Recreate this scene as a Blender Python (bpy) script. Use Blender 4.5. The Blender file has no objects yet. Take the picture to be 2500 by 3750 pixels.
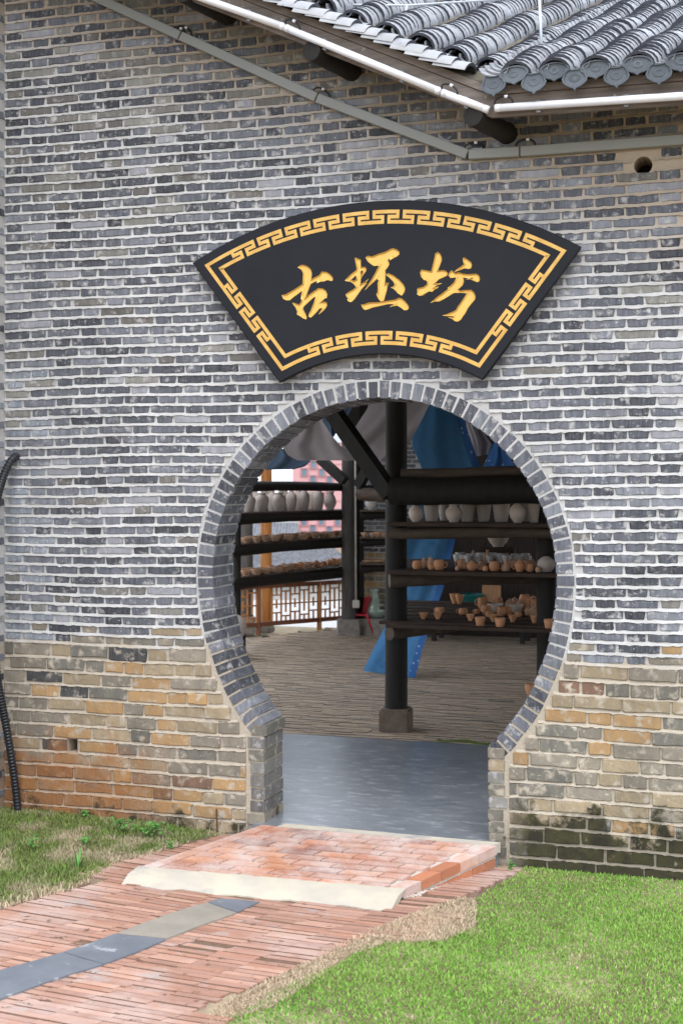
import bpy, bmesh, math, random
import numpy as np
from mathutils import Vector, Matrix, noise as mnoise
from mathutils.geometry import tessellate_polygon
random.seed(7); rng = np.random.default_rng(7)
R = random.uniform
scn = bpy.context.scene
C = scn.collection

# ------------------------------------------------------------------ camera
# World axes follow the building: X along the gate wall, Y into the building, Z up, wall face at Y = 0.
FP = 5000.0                                   # focal length in photo pixels
HOR = 1780.0                                  # horizon row of the photo
PHI = math.atan(FP / 15650.0)                 # wall is seen 17.7 degrees off square
DIST = 8.33; CAMZ = 2.09
SP, CP = math.sin(PHI), math.cos(PHI)
CAM = Vector((DIST * SP, -DIST * CP, CAMZ))
FWD = Vector((-SP, CP, 0)); RGT = Vector((CP, SP, 0))
cd = bpy.data.cameras.new('camera'); cam = bpy.data.objects.new('camera', cd); C.objects.link(cam)
cam.location = CAM; cam.rotation_euler = (math.pi / 2, 0, PHI)
cd.sensor_fit = 'VERTICAL'; cd.sensor_height = 36.0; cd.lens = FP / 3750.0 * 36.0
cd.shift_y = -(1875.0 - HOR) / 3750.0
cd.clip_start = 0.1; cd.clip_end = 2000
cd.dof.use_dof = True; cd.dof.focus_distance = 8.6; cd.dof.aperture_fstop = 4.0
scn.camera = cam

# ------------------------------------------------------------------ sky, sun, exposure (bright overcast day)
SUN_EL, SUN_AZ = math.radians(60), math.radians(165)
w = bpy.data.worlds.new('World'); scn.world = w; w.use_nodes = True
wn = w.node_tree.nodes; wl = w.node_tree.links
sky = wn.new('ShaderNodeTexSky'); sky.sky_type = 'NISHITA'; sky.sun_disc = False
sky.sun_elevation = SUN_EL; sky.sun_rotation = SUN_AZ
sky.air_density = 1.0; sky.dust_density = 2.0; sky.ozone_density = 1.0
hs = wn.new('ShaderNodeHueSaturation'); hs.inputs['Saturation'].default_value = 0.8
wl.new(sky.outputs[0], hs.inputs['Color'])
ov = wn.new('ShaderNodeMix'); ov.data_type = 'RGBA'; ov.inputs[0].default_value = .72          # even white cloud layer over the clear sky
wl.new(hs.outputs[0], ov.inputs[6]); ov.inputs[7].default_value = (6.6, 7.0, 7.7, 1); wl.new(ov.outputs[2], wn['Background'].inputs[0])
wn['Background'].inputs[1].default_value = 0.14
sd = bpy.data.lights.new('sun', 'SUN'); sd.energy = 0.8; sd.angle = math.radians(40); sd.color = (1, 0.995, 0.985)
sun = bpy.data.objects.new('sun', sd); C.objects.link(sun)
# direction towards the sun: in front of the wall, a little to the right
sdir = Vector((math.cos(SUN_EL) * math.sin(SUN_AZ), math.cos(SUN_EL) * math.cos(SUN_AZ), math.sin(SUN_EL)))
sun.rotation_euler = sdir.to_track_quat('Z', 'Y').to_euler(); sun.location = (0, -4, 9)
vs = scn.view_settings; vs.view_transform = 'Standard'; vs.look = 'None'; vs.gamma = 1; vs.use_curve_mapping = False
vs.exposure = 1.22
scn.render.engine = 'CYCLES'

# ------------------------------------------------------------------ pixel -> place helpers (distance always from a plane touched)
def ray(px, py):
    return (FWD + RGT * ((px - 1250) / FP) + Vector((0, 0, (HOR - py) / FP)))
def at(px, py, d): return CAM + ray(px, py) * d
def onY(px, py, Y):
    r = ray(px, py); return CAM + r * ((Y - CAM.y) / r.y)
def onZ(px, py, z):
    r = ray(px, py); return CAM + r * ((z - CAM.z) / r.z)
def proj(p):
    v = Vector(p) - CAM; d = v.dot(FWD)
    return 1250 + v.dot(RGT) / d * FP, HOR - v.z / d * FP, d
def c4(x, y): return 800 + x * .4464, 1400 + y * .4464       # zoom windows used while measuring
def c5(x, y): return 1300 + x * .5421, 1400 + y * .5421
def sstep(a, b, x):
    t = min(1, max(0, (x - a) / (b - a))); return t * t * (3 - 2 * t)
def gz(x): return -.045 - .095 * sstep(-2.2, .7, x)           # lawn level outside the gate
def onG(px, py):
    z = -.1
    for _ in range(6):
        p = onZ(px, py, z); z = gz(p.x)
    return onZ(px, py, z)

# ------------------------------------------------------------------ materials
MATS = {}
def grime(N, L, geo, noi, mix, ramp, col):
    # broad dirt clouds and faint vertical run-off streaks
    mp = N.new('ShaderNodeMapping'); mp.inputs['Scale'].default_value = (6, 1, .3); L.new(geo.outputs['Position'], mp.inputs[0])
    h = N.new('ShaderNodeHueSaturation'); a = ramp(noi(1.4, 6, .65, geo.outputs['Position']).outputs[0], .3, .7); b = ramp(noi(1.0, 5, .6, mp.outputs[0]).outputs[0], .3, .7)
    m = N.new('ShaderNodeMath'); m.operation = 'MULTIPLY_ADD'; m.inputs[1].default_value = .22; m.inputs[2].default_value = .80; L.new(a, m.inputs[0])
    m2 = N.new('ShaderNodeMath'); m2.operation = 'MULTIPLY_ADD'; m2.inputs[1].default_value = .16; L.new(b, m2.inputs[0]); L.new(m.outputs[0], m2.inputs[2])
    L.new(m2.outputs[0], h.inputs['Value']); L.new(col, h.inputs['Color']); return h.outputs[0]
def mat(name, c1, c2=None, scale=6.0, rough=.85, bump=.25, stretch=(1, 1, 1), speck=None, sscale=60, sth=.66, metal=0, spec=.35,
        var=.0, bscale=None, c3=None, c3scale=1.5, c3th=.55, coat=0, extra=None, bdist=.01):
    m = bpy.data.materials.new(name); m.use_nodes = True
    nt = m.node_tree; N = nt.nodes; L = nt.links; b = N['Principled BSDF']
    geo = N.new('ShaderNodeNewGeometry'); mp = N.new('ShaderNodeMapping'); mp.inputs['Scale'].default_value = stretch
    L.new(geo.outputs['Position'], mp.inputs['Vector'])
    def noi(sc, det=6, ro=.6, vec=None):
        n = N.new('ShaderNodeTexNoise'); n.inputs['Scale'].default_value = sc; n.inputs['Detail'].default_value = det
        n.inputs['Roughness'].default_value = ro; L.new(vec or mp.outputs[0], n.inputs['Vector']); return n
    def mix(f, a, c):
        x = N.new('ShaderNodeMix'); x.data_type = 'RGBA'
        if isinstance(f, float): x.inputs[0].default_value = f
        else: L.new(f, x.inputs[0])
        for i, v in ((6, a), (7, c)):
            if isinstance(v, tuple): x.inputs[i].default_value = (*v, 1)
            else: L.new(v, x.inputs[i])
        return x.outputs[2]
    def ramp(src, lo, hi):
        r = N.new('ShaderNodeMapRange'); r.inputs[1].default_value = lo; r.inputs[2].default_value = hi
        L.new(src, r.inputs[0]); return r.outputs[0]
    c2 = c2 or tuple(v * .75 for v in c1)
    n1 = noi(scale); col = mix(ramp(n1.outputs[0], .34, .66), c1, c2)
    if c3: col = mix(ramp(noi(c3scale, 5, .6, geo.outputs['Position']).outputs[0], c3th, c3th + .12), col, c3)
    if speck: col = mix(ramp(noi(sscale, 3, .6, geo.outputs['Position']).outputs[0], sth, sth + .05), col, speck)
    if var:
        oi = N.new('ShaderNodeObjectInfo'); ad = N.new('ShaderNodeMath'); ad.operation = 'ADD'
        L.new(oi.outputs['Random'], ad.inputs[0]); L.new(geo.outputs['Random Per Island'], ad.inputs[1])
        fr = N.new('ShaderNodeMath'); fr.operation = 'FRACT'; L.new(ad.outputs[0], fr.inputs[0])
        mr = N.new('ShaderNodeMapRange'); mr.inputs[3].default_value = 1 - var; mr.inputs[4].default_value = 1 + var
        L.new(fr.outputs[0], mr.inputs[0])
        h = N.new('ShaderNodeHueSaturation'); L.new(mr.outputs[0], h.inputs['Value']); L.new(col, h.inputs['Color']); col = h.outputs[0]
    if extra: col = extra(N, L, geo, noi, mix, ramp, col)
    L.new(col, b.inputs['Base Color'])
    b.inputs['Roughness'].default_value = rough; b.inputs['Metallic'].default_value = metal
    b.inputs['Specular IOR Level'].default_value = spec
    if coat: b.inputs['Coat Weight'].default_value = coat
    if bump:
        bn = N.new('ShaderNodeBump'); bn.inputs['Strength'].default_value = bump; bn.inputs['Distance'].default_value = bdist
        L.new(noi(bscale or scale * 4, 5).outputs[0], bn.inputs['Height']); L.new(bn.outputs[0], b.inputs['Normal'])
    MATS[name] = m; return m

# grey bricks of the gate wall
ST = (4.5, 1, .5)
LIME = (.50, .49, .47)
LC = dict(extra=grime, c3=(.40, .39, .385), c3scale=16, c3th=.55)
BR = [
 mat('brick_slate', (.078, .083, .10), (.145, .15, .172), 11, .9, .5, ST, LIME, 75, .665, var=.25, **LC),
 mat('brick_charcoal', (.048, .05, .06), (.11, .113, .128), 13, .9, .5, ST, LIME, 70, .655, var=.25, **LC),
 mat('brick_grey', (.10, .106, .125), (.18, .185, .205), 10, .9, .5, ST, LIME, 60, .67, var=.2, **LC),
 mat('brick_ash', (.145, .152, .175), (.235, .243, .268), 8, .9, .4, ST, LIME, 50, .665, var=.18, **LC),
 mat('brick_lilac', (.25, .25, .275), (.32, .32, .345), 6, .9, .3, ST, LIME, 60, .68, var=.1, **LC),
 mat('brick_warm', (.13, .122, .112), (.20, .188, .172), 9, .9, .5, ST, LIME, 60, .67, var=.2, **LC),
 mat('brick_olive', (.19, .185, .165), (.26, .25, .225), 8, .9, .5, ST, LIME, 60, .67, var=.18, **LC),
 mat('brick_blue', (.19, .215, .25), (.31, .33, .36), 7, .9, .4, ST, (.5, .5, .5), 50, .62, var=.15, **LC),
]
def moss(N, L, geo, noi, mix, ramp, col):
    # moss and damp grow on the foot of the wall to the right of the ramp, rust-orange clay wash at the left foot
    sx = N.new('ShaderNodeSeparateXYZ'); L.new(geo.outputs['Position'], sx.inputs[0])
    def mul(a, c):
        m = N.new('ShaderNodeMath'); m.operation = 'MULTIPLY'; L.new(a, m.inputs[0]); L.new(c, m.inputs[1]); return m.outputs[0]
    nn = noi(5, 6, .7, geo.outputs['Position']).outputs[0]
    zz = N.new('ShaderNodeMath'); zz.operation = 'MULTIPLY_ADD'; zz.inputs[1].default_value = 1.1; L.new(nn, zz.inputs[0]); L.new(sx.outputs[2], zz.inputs[2])
    low = ramp(zz.outputs[0], .76, .64); right = ramp(sx.outputs[0], .95, 1.15)
    col = mix(mul(low, right), col, mix(ramp(noi(9, 4, .6, geo.outputs['Position']).outputs[0], .4, .6), (.028, .025, .016), (.058, .053, .022)))
    lowl = ramp(zz.outputs[0], 1.06, .72); left = ramp(sx.outputs[0], -.95, -1.5)
    f = mul(lowl, left); g = N.new('ShaderNodeMath'); g.operation = 'MULTIPLY'; g.inputs[1].default_value = .85; L.new(f, g.inputs[0])
    col = mix(g.outputs[0], col, (.30, .125, .04))
    foot = ramp(zz.outputs[0], .54, .42)
    return grime(N, L, geo, noi, mix, ramp, mix(foot, col, (.045, .04, .02)))
def mortar_kinds(N, L, geo, noi, mix, ramp, col):
    # buff earth mortar in the footing and unpainted mud mortar high under the roof, lime pointing between
    sx = N.new('ShaderNodeSeparateXYZ'); L.new(geo.outputs['Position'], sx.inputs[0])
    nn = noi(3, 5, .7, geo.outputs['Position']).outputs[0]
    zz = N.new('ShaderNodeMath'); zz.operation = 'MULTIPLY_ADD'; zz.inputs[1].default_value = .3; L.new(nn, zz.inputs[0]); L.new(sx.outputs[2], zz.inputs[2])
    col = mix(ramp(zz.outputs[0], 1.27, 1.19), col, (.44, .38, .30))
    xx = N.new('ShaderNodeMath'); xx.operation = 'MULTIPLY_ADD'; xx.inputs[1].default_value = .40; L.new(sx.outputs[0], xx.inputs[0]); L.new(zz.outputs[0], xx.inputs[2])
    col = mix(ramp(xx.outputs[0], 4.1, 4.6), col, (.43, .35, .27))
    return mix(.55, col, moss(N, L, geo, noi, mix, ramp, col))
F = (2.2, 1, 1)
FB = [
 mat('footing_buff', (.37, .285, .18), (.29, .235, .16), 7, .92, .5, F, (.5, .44, .35), 45, .66, var=.15, extra=moss, c3=(.46, .40, .315), c3scale=12, c3th=.54),
 mat('footing_grey', (.27, .235, .18), (.21, .185, .15), 7, .92, .5, F, (.45, .42, .36), 45, .66, var=.15, extra=moss, c3=(.46, .40, .315), c3scale=12, c3th=.54),
 mat('footing_ochre', (.43, .265, .12), (.36, .235, .125), 7, .92, .5, F, (.5, .42, .32), 45, .68, var=.15, extra=moss, c3=(.46, .40, .315), c3scale=12, c3th=.54),
 mat('footing_olive', (.20, .185, .15), (.14, .132, .115), 7, .92, .5, F, (.42, .4, .36), 45, .66, var=.15, extra=moss, c3=(.46, .40, .315), c3scale=12, c3th=.54),
 mat('footing_brown', (.22, .13, .085), (.16, .10, .07), 7, .92, .5, F, (.42, .36, .3), 45, .68, var=.15, extra=moss, c3=(.46, .40, .315), c3scale=12, c3th=.54),
 mat('footing_dark', (.05, .05, .052), (.09, .09, .088), 7, .92, .5, F, (.4, .38, .34), 45, .66, var=.15, extra=moss, c3=(.46, .40, .315), c3scale=12, c3th=.54),
]
MORTAR = mat('lime_mortar', (.55, .54, .525), (.43, .418, .40), 5, .95, .6, (1, 1, 1), (.34, .29, .24), 28, .68, bscale=60, extra=mortar_kinds)
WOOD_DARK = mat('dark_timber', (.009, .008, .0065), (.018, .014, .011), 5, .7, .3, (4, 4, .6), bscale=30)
WOOD_LOG = mat('peeled_log', (.11, .078, .055), (.06, .043, .031), 4, .75, .3, (1, 4, 6), bscale=25)
WOOD_PLANK = mat('shelf_plank', (.06, .035, .022), (.03, .018, .012), 5, .7, .3, (1, 5, 5), bscale=25)
WOOD_FASCIA = mat('weathered_fascia', (.25, .205, .175), (.13, .105, .09), 4, .8, .4, (.7, 5, 6), (.36, .33, .31), 14, .66, bscale=30)
WOOD_ORANGE = mat('varnished_pine', (.50, .22, .06), (.34, .125, .035), 5, .45, .15, (5, 5, .5), bscale=30)
WOOD_RED = mat('varnished_frame', (.22, .075, .03), (.14, .05, .022), 5, .45, .15, (5, 5, .5), bscale=30)
STONE = mat('column_stone', (.30, .275, .24), (.2, .18, .155), 14, .9, .5, speck=(.12, .11, .1), sscale=40, sth=.62)
BISQUE = mat('white_bisque', (.50, .43, .39), (.44, .375, .335), 4, .85, .05)
BISQUE_LIT = mat('lit_bisque', (.66, .56, .48), (.58, .49, .42), 4, .85, .05)  # brighter copy of the bisque; gate light on the rack put into the colour
PORCELAIN = mat('raw_porcelain', (.62, .58, .54), (.56, .52, .48), 4, .7, .0)
TERRA = mat('red_clay', (.60, .30, .155), (.52, .255, .13), 5, .8, .08, var=.12)
TERRA2 = mat('pink_clay', (.56, .34, .22), (.48, .29, .185), 5, .82, .08, var=.12)
CELADON = mat('celadon_glaze', (.32, .40, .33), (.27, .35, .28), 3, .15, .02, spec=.6, coat=.5)

# ------------------------------------------------------------------ mesh helpers
def wm(o):
    return o.matrix_basis if o.parent is None else wm(o.parent) @ o.matrix_parent_inverse @ o.matrix_basis
def link(o, parent=None):                      # children are given in world coordinates
    C.objects.link(o)
    if parent is not None:
        o.parent = parent; o.matrix_parent_inverse = wm(parent).inverted()
    return o
def tag(o, label=None, cat=None, group=None, kind=None):
    if label: o['label'] = label
    if cat: o['category'] = cat
    if group: o['group'] = group
    if kind: o['kind'] = kind
    return o
def empty(name, loc, label=None, cat=None, group=None, rz=0):
    o = bpy.data.objects.new(name, None); o.location = loc; o.rotation_euler = (0, 0, rz); o.empty_display_size = .1
    link(o); return tag(o, label, cat, group)
def mesh(name, verts, faces, mats, midx=None, smooth=False):
    me = bpy.data.meshes.new(name); me.from_pydata([tuple(v) for v in verts], [], faces)
    for m in (mats if isinstance(mats, (list, tuple)) else [mats]): me.materials.append(m)
    if midx is not None: me.polygons.foreach_set('material_index', midx)
    if smooth: me.polygons.foreach_set('use_smooth', [True] * len(me.polygons))
    me.update(); return me
def obj(name, me, parent=None, loc=(0, 0, 0), rot=(0, 0, 0), scale=(1, 1, 1)):
    o = bpy.data.objects.new(name, me); o.location = loc; o.rotation_euler = rot; o.scale = scale
    return link(o, parent)
class J:                                       # collects shapes into one mesh
    def __init__(s): s.v = []; s.f = []; s.m = []
    def add(s, v, f, mi=0):
        n = len(s.v); s.v += [tuple(p) for p in v]; s.f += [tuple(i + n for i in q) for q in f]; s.m += [mi] * len(f); return s
    def box(s, a, b, mi=0):
        (x0, y0, z0), (x1, y1, z1) = a, b
        v = [(x0, y0, z0), (x1, y0, z0), (x1, y1, z0), (x0, y1, z0), (x0, y0, z1), (x1, y0, z1), (x1, y1, z1), (x0, y1, z1)]
        return s.add(v, [(0, 3, 2, 1), (4, 5, 6, 7), (0, 1, 5, 4), (1, 2, 6, 5), (2, 3, 7, 6), (3, 0, 4, 7)], mi)
    def bar(s, p, q, wx, wz, mi=0, up=(0, 0, 1)):   # rectangular bar p->q
        p, q = Vector(p), Vector(q); d = (q - p).normalized(); up = Vector(up)
        if abs(d.dot(up)) > .98: up = Vector((1, 0, 0))
        a = d.cross(up).normalized() * wx / 2; b = a.cross(d).normalized() * wz / 2
        v = [p - a - b, p + a - b, p + a + b, p - a + b, q - a - b, q + a - b, q + a + b, q - a + b]
        return s.add(v, [(0, 1, 2, 3), (7, 6, 5, 4), (0, 4, 5, 1), (1, 5, 6, 2), (2, 6, 7, 3), (3, 7, 4, 0)], mi)
    def tube(s, pts, rad, seg=12, mi=0, cap=True, wob=0):
        pts = [Vector(p) for p in pts]; n = len(pts)
        if not isinstance(rad, (list, tuple)): rad = [rad] * n
        t0 = (pts[1] - pts[0]).normalized(); a = t0.orthogonal().normalized(); vs_ = []
        for i in range(n):
            t = (pts[min(i + 1, n - 1)] - pts[max(i - 1, 0)]).normalized()
            a = (a - t * a.dot(t)).normalized(); b = t.cross(a)
            for k in range(seg):
                an = 2 * math.pi * k / seg; rr = rad[i] * (1 + (R(-wob, wob) if wob else 0))
                vs_.append(pts[i] + a * math.cos(an) * rr + b * math.sin(an) * rr)
        fs = [(i * seg + k, i * seg + (k + 1) % seg, (i + 1) * seg + (k + 1) % seg, (i + 1) * seg + k) for i in range(n - 1) for k in range(seg)]
        if cap: fs += [tuple(range(seg))[::-1], tuple((n - 1) * seg + k for k in range(seg))]
        return s.add(vs_, fs, mi)
    def lathe(s, prof, seg=20, mi=0, c=(0, 0, 0), cap=True):
        c = Vector(c); vs_ = []
        for r, z in prof:
            for k in range(seg):
                an = 2 * math.pi * k / seg; vs_.append(c + Vector((r * math.cos(an), r * math.sin(an), z)))
        n = len(prof)
        fs = [(i * seg + k, i * seg + (k + 1) % seg, (i + 1) * seg + (k + 1) % seg, (i + 1) * seg + k) for i in range(n - 1) for k in range(seg)]
        if cap: fs += [tuple(range(seg))[::-1]]
        return s.add(vs_, fs, mi)
    def me(s, name, mats, smooth=False): return mesh(name, s.v, s.f, mats, s.m, smooth)
    def obj(s, name, mats, parent=None, smooth=False, loc=(0, 0, 0), rot=(0, 0, 0)):
        return obj(name, s.me(name, mats, smooth), parent, loc, rot)
def smooth_by_angle(o, deg=40):
    me = o.data; me.polygons.foreach_set('use_smooth', [True] * len(me.polygons))
    me.set_sharp_from_angle(angle=math.radians(deg))
def poly_extrude(loops, y0, y1, side=True):
    """loops in the XZ plane (outer first, then holes) -> closed slab between Y=y0 and Y=y1"""
    flat = [p for lp in loops for p in lp]; n = len(flat)
    tri = tessellate_polygon([[Vector((p[0], p[1], 0)) for p in lp] for lp in loops])
    v = [(p[0], y0, p[1]) for p in flat] + [(p[0], y1, p[1]) for p in flat]; f = []
    for t in tri:
        a, b_, c = (Vector((flat[i][0], flat[i][1])) for i in t)
        s = (b_ - a).cross(c - a)
        t = tuple(t) if s > 0 else tuple(reversed(t))
        f.append(t); f.append(tuple(i + n for i in reversed(t)))
    if side:
        k = 0
        for lp in loops:
            m = len(lp)
            for i in range(m):
                a, b_ = k + i, k + (i + 1) % m; f.append((a, b_, b_ + n, a + n))
            k += m
    return v, f
# ------------------------------------------------------------------ ground
GROUND = mat('lawn_soil', (.21, .165, .10), (.30, .24, .155), 6, .95, .4, c3=(.11, .15, .035), c3scale=1.1, c3th=.52, bscale=40)
xs = [-600, -60, -12, -5] + [-2.4 + .2 * i for i in range(17)] + [1.5, 5, 12, 60, 600]
ys = [-600, -60, -12, -6, -3, -1, .2, 11.6, 11.7, 60, 200, 900]
gv = [(x, y, gz(x) if y < 11.65 else -8.0) for y in ys for x in xs]; nx = len(xs)
gf = [(j * nx + i, j * nx + i + 1, (j + 1) * nx + i + 1, (j + 1) * nx + i) for j in range(len(ys) - 1) for i in range(nx - 1)]
tag(obj('ground', mesh('ground', gv, gf, GROUND)), 'lawn and earth around the brick building', kind='structure')

# ------------------------------------------------------------------ gate wall
GX, GZ, GR, GB = .231, 1.546, 1.075, 1.28            # opening: centre, radius, lower half-height
JL, JR = -.500, .909                                  # door jambs
WT = .32                                              # wall thickness
def gate_r(a, add=0.0):                               # point of the opening's outline at angle a
    b = GR if math.sin(a) >= 0 else GB
    return GX + (GR + add) * math.cos(a), GZ + (b + add) * math.sin(a)
aL = math.pi + math.acos((GX - JL) / GR)              # where the curve meets the left jamb
aR = -math.acos((JR - GX) / GR)
def gate_loop(add):
    pts = []; n = 96
    l2 = JL - add; r2 = JR + add
    a0 = -math.acos(min(1, (r2 - GX) / (GR + add))); a1 = math.pi + math.acos(min(1, (GX - l2) / (GR + add)))
    for i in range(n + 1): pts.append(gate_r(a0 + (a1 - a0) * i / n, add))
    return [(r2, -.4)] + pts + [(l2, -.4)]
wall = empty('brick_wall', (-.7, 0, -.1), 'old grey brick wall with round moon gate and buff brick footing', 'wall')
XL = -2.338; XR = 3.6; ZTOP = 5.95
K0 = onY(1795, 402, -.45); V0 = onY(765, 2, -.45); VSL = (V0.z - K0.z) / (K0.x - V0.x)
def wall_top(x): return K0.z + .20 + max(0, K0.x - x) * VSL
vent = onY(2353, 606, 0); VR = .052
hole = onY(268, 2745, 0); FPT = .088; hole.z = -.165 + (round((hole.z + .165) / FPT - .5) + .5) * FPT - .005
def circ(c, r, n=20): return [(c[0] + r * math.cos(2 * math.pi * i / n), c[1] + r * math.sin(2 * math.pi * i / n)) for i in range(n)]
gl = gate_loop(.008)
outer = [(XL - .35, -.4)] + [gl[-1]] + gl[-2:0:-1] + [gl[0]] + [(XR, -.4), (XR, wall_top(XR)), (K0.x, wall_top(K0.x)), (XL - .35, wall_top(XL - .35))]
v, f = poly_extrude([outer, circ((vent.x, vent.z), VR), [(hole.x - .034, hole.z - .042), (hole.x + .034, hole.z - .042), (hole.x + .034, hole.z + .042), (hole.x - .034, hole.z + .042)]], 0, WT)
obj('mortar', mesh('mortar', v, f, MORTAR), wall)
# blind backs of the vent and of the missing brick
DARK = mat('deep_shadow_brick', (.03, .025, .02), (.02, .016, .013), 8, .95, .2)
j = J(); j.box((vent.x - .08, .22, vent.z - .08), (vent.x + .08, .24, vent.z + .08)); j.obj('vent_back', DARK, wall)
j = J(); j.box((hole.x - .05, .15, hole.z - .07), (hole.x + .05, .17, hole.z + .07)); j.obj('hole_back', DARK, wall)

def brick_proto(wd, h, d, k):
    """rounded, chipped brick; front face at y=0, body behind it"""
    rnd = random.Random(k); c = .005; jx = .0042
    w2, h2 = wd / 2, h / 2
    out = []
    for sx, sz, order in ((-1, -1, 0), (1, -1, 1), (1, 1, 0), (-1, 1, 1)):
        a = (sx * w2, sz * (h2 - c)); b = (sx * (w2 - c), sz * h2)
        out += [a, b] if order == 0 else [b, a]
    pts = []
    for i, p in enumerate(out):
        pts.append(p); q = out[(i + 1) % 8]
        if abs(p[0] - q[0]) > wd * .5:
            for t in (.2, .42, .61, .83): pts.append((p[0] + (q[0] - p[0]) * t, p[1]))
    pts = [(x + rnd.uniform(-jx, jx), z + rnd.uniform(-jx, jx)) for x, z in pts]; n = len(pts)
    fr = [(x * (1 - .009 / wd * 1.2), rnd.uniform(-.0012, .0012), z * (1 - .009 / h)) for x, z in pts]
    v = fr + [(x, .006, z) for x, z in pts] + [(x, d, z) for x, z in pts]
    f = [tuple(range(n))]
    for a in (0, 1):
        f += [(a * n + (i + 1) % n, a * n + i, (a + 1) * n + i, (a + 1) * n + (i + 1) % n) for i in range(n)]
    return v, f
class BrickSet:
    """a field of bricks; the biggest in view become objects of their own, the rest one joined part"""
    def __init__(s, name, mats): s.name = name; s.mats = mats; s.protos = {}; s.items = []
    def proto(s, wd, h, d, k):
        key = (wd, h, d, k)
        if key not in s.protos:
            v, f = brick_proto(wd, h, d, k + int(wd * 1000)); s.protos[key] = (np.array(v), f, None, None)
        return key
    def put(s, key, loc, mi, scale=(1, 1, 1), rot=0.0): s.items.append((key, Vector(loc), mi, scale, rot))
    def build(s, parent, limit, seen=None, rz=0.0, joined=None):
        def area(it):
            x, y, d = proj(it[1]); a = it[0][0] * it[3][0] * it[0][1] * it[3][2] / (d * d)
            if not (-60 < x < 2560 and -60 < y < 3800): a *= 1e-3
            if seen and not seen(x, y): a *= 1e-2
            return -a
        s.items.sort(key=area)
        ms = {}
        for key, loc, mi, sc, ro in s.items[:limit]:
            if key not in ms:
                v, f, _, _ = s.protos[key]; ms[key] = mesh(s.name, v, f, s.mats[0])
            o = bpy.data.objects.new(s.name, ms[key]); o.location = loc; o.scale = sc; o.rotation_euler = (0, ro, rz)
            link(o, parent); o.material_slots[0].link = 'OBJECT'; o.material_slots[0].material = s.mats[mi]
        rest = s.items[limit:]
        if rest:
            jj = J(); cz, sz_ = math.cos(rz), math.sin(rz)
            for key, loc, mi, sc, ro in rest:
                v, f, _, _ = s.protos[key]; p = v * np.array(sc); c_, s_ = math.cos(ro), math.sin(ro)
                x = p[:, 0] * c_ + p[:, 2] * s_; z = -p[:, 0] * s_ + p[:, 2] * c_; y = p[:, 1]
                jj.add(np.stack([x * cz - y * sz_ + loc.x, x * sz_ + y * cz + loc.y, z + loc.z], 1).tolist(), f, mi)
            tag(jj.obj(joined or (s.name + '_field'), s.mats, parent), kind='stuff')
        return s
def grey_pick(x, z):
    if x < -2.03 + .06 * math.sin(z * 9) and z < 3.0: return random.choices([7, 3, 2, 6], [5, 2, 1, 1])[0]
    if x > 2.035: return random.choices([7, 3, 2, 6, 5, 0], [3, 3, 2, 2, 1, 1])[0]
    if z > 4.25 + .35 * math.sin(x * 2 + 1) - (.5 if x < -1.9 else 0):
        return random.choices([0, 1, 2, 3, 4, 5, 6], [2, 2.5, 2, 1, .7, 2, 2])[0]
    return random.choices([0, 1, 2, 3, 4, 5, 6], [4, 3, 5, 3, 1.5, .8, .25])[0]
ZB = 1.085; PITCH = .0638; ringw = .105
def wave(x, z): return .006 * math.sin(x * 1.7 + z * 1.3) + .004 * math.sin(x * 4.1 + z * 2.7 + 1)
def half_open(z, add):                                # half width of the opening plus its ring at height z
    b = (GR if z > GZ else GB) + add; t = (z - GZ) / b
    return None if abs(t) >= 1 else (GR + add) * math.sqrt(1 - t * t)
def intervals(z0, z1, x0, x1, add=ringw + .012):
    ws = [half_open(z, add) for z in (z0, (z0 + z1) / 2, z1)]
    ws = [q for q in ws if q is not None]
    lo, hi = (GX - max(ws), GX + max(ws)) if ws else (None, None)
    if z0 < .62:                                       # door jamb lined with grey bricks
        lo = min(lo if lo is not None and z1 > .5 else 9, JL - .125); hi = max(hi if hi is not None and z1 > .5 else -9, JR + .125)
    return [(x0, x1)] if lo is None else [(x0, lo), (hi, x1)]
GB_ = BrickSet('brick', BR + FB[:4])
SW, HW, BH, JO = .231, .110, .0485, .013
z = ZB + .02; row = 0
while z < 5.75:
    for a, b in intervals(z - BH / 2, z + BH / 2, XL + .006, XR - .02):
        per = SW + HW + 2 * JO
        x = math.floor((a - 10) / per) * per + (row % 2) * per / 2 + R(-.012, .012); k = 0
        while x < b:
            wd = SW if k % 2 == 0 else HW
            if R(0, 1) < .04: x += R(-.01, .01)
            l, r = max(x, a), min(x + wd, b)
            if r - l > .03 and z + .03 < wall_top(r):
                if abs(l - 2.04) < .05 and r - 2.04 > .05: l = 2.04      # old straight joint in the brickwork
                cx = (l + r) / 2
                if not (abs(cx - vent.x) < (r - l) / 2 + VR - .015 and abs(z - vent.z) < BH / 2 + VR - .012):
                    key = GB_.proto(wd, BH, .03, random.randrange(5))
                    GB_.put(key, (cx, R(-.007, -.003), z + wave(cx, z)), (random.choice([8, 9, 9, 11, 11, 10]) if row < 3 and R(0, 1) < (.75, .4, .15)[row] else grey_pick(cx, z)), ((r - l) / wd, 1, R(.93, 1.08)), R(-.006, .006))
            x += wd + JO; k += 1
    z += PITCH; row += 1
def sign_hides(x, y): return not (760 < x < 2080 and 760 < y < 1380)
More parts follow.
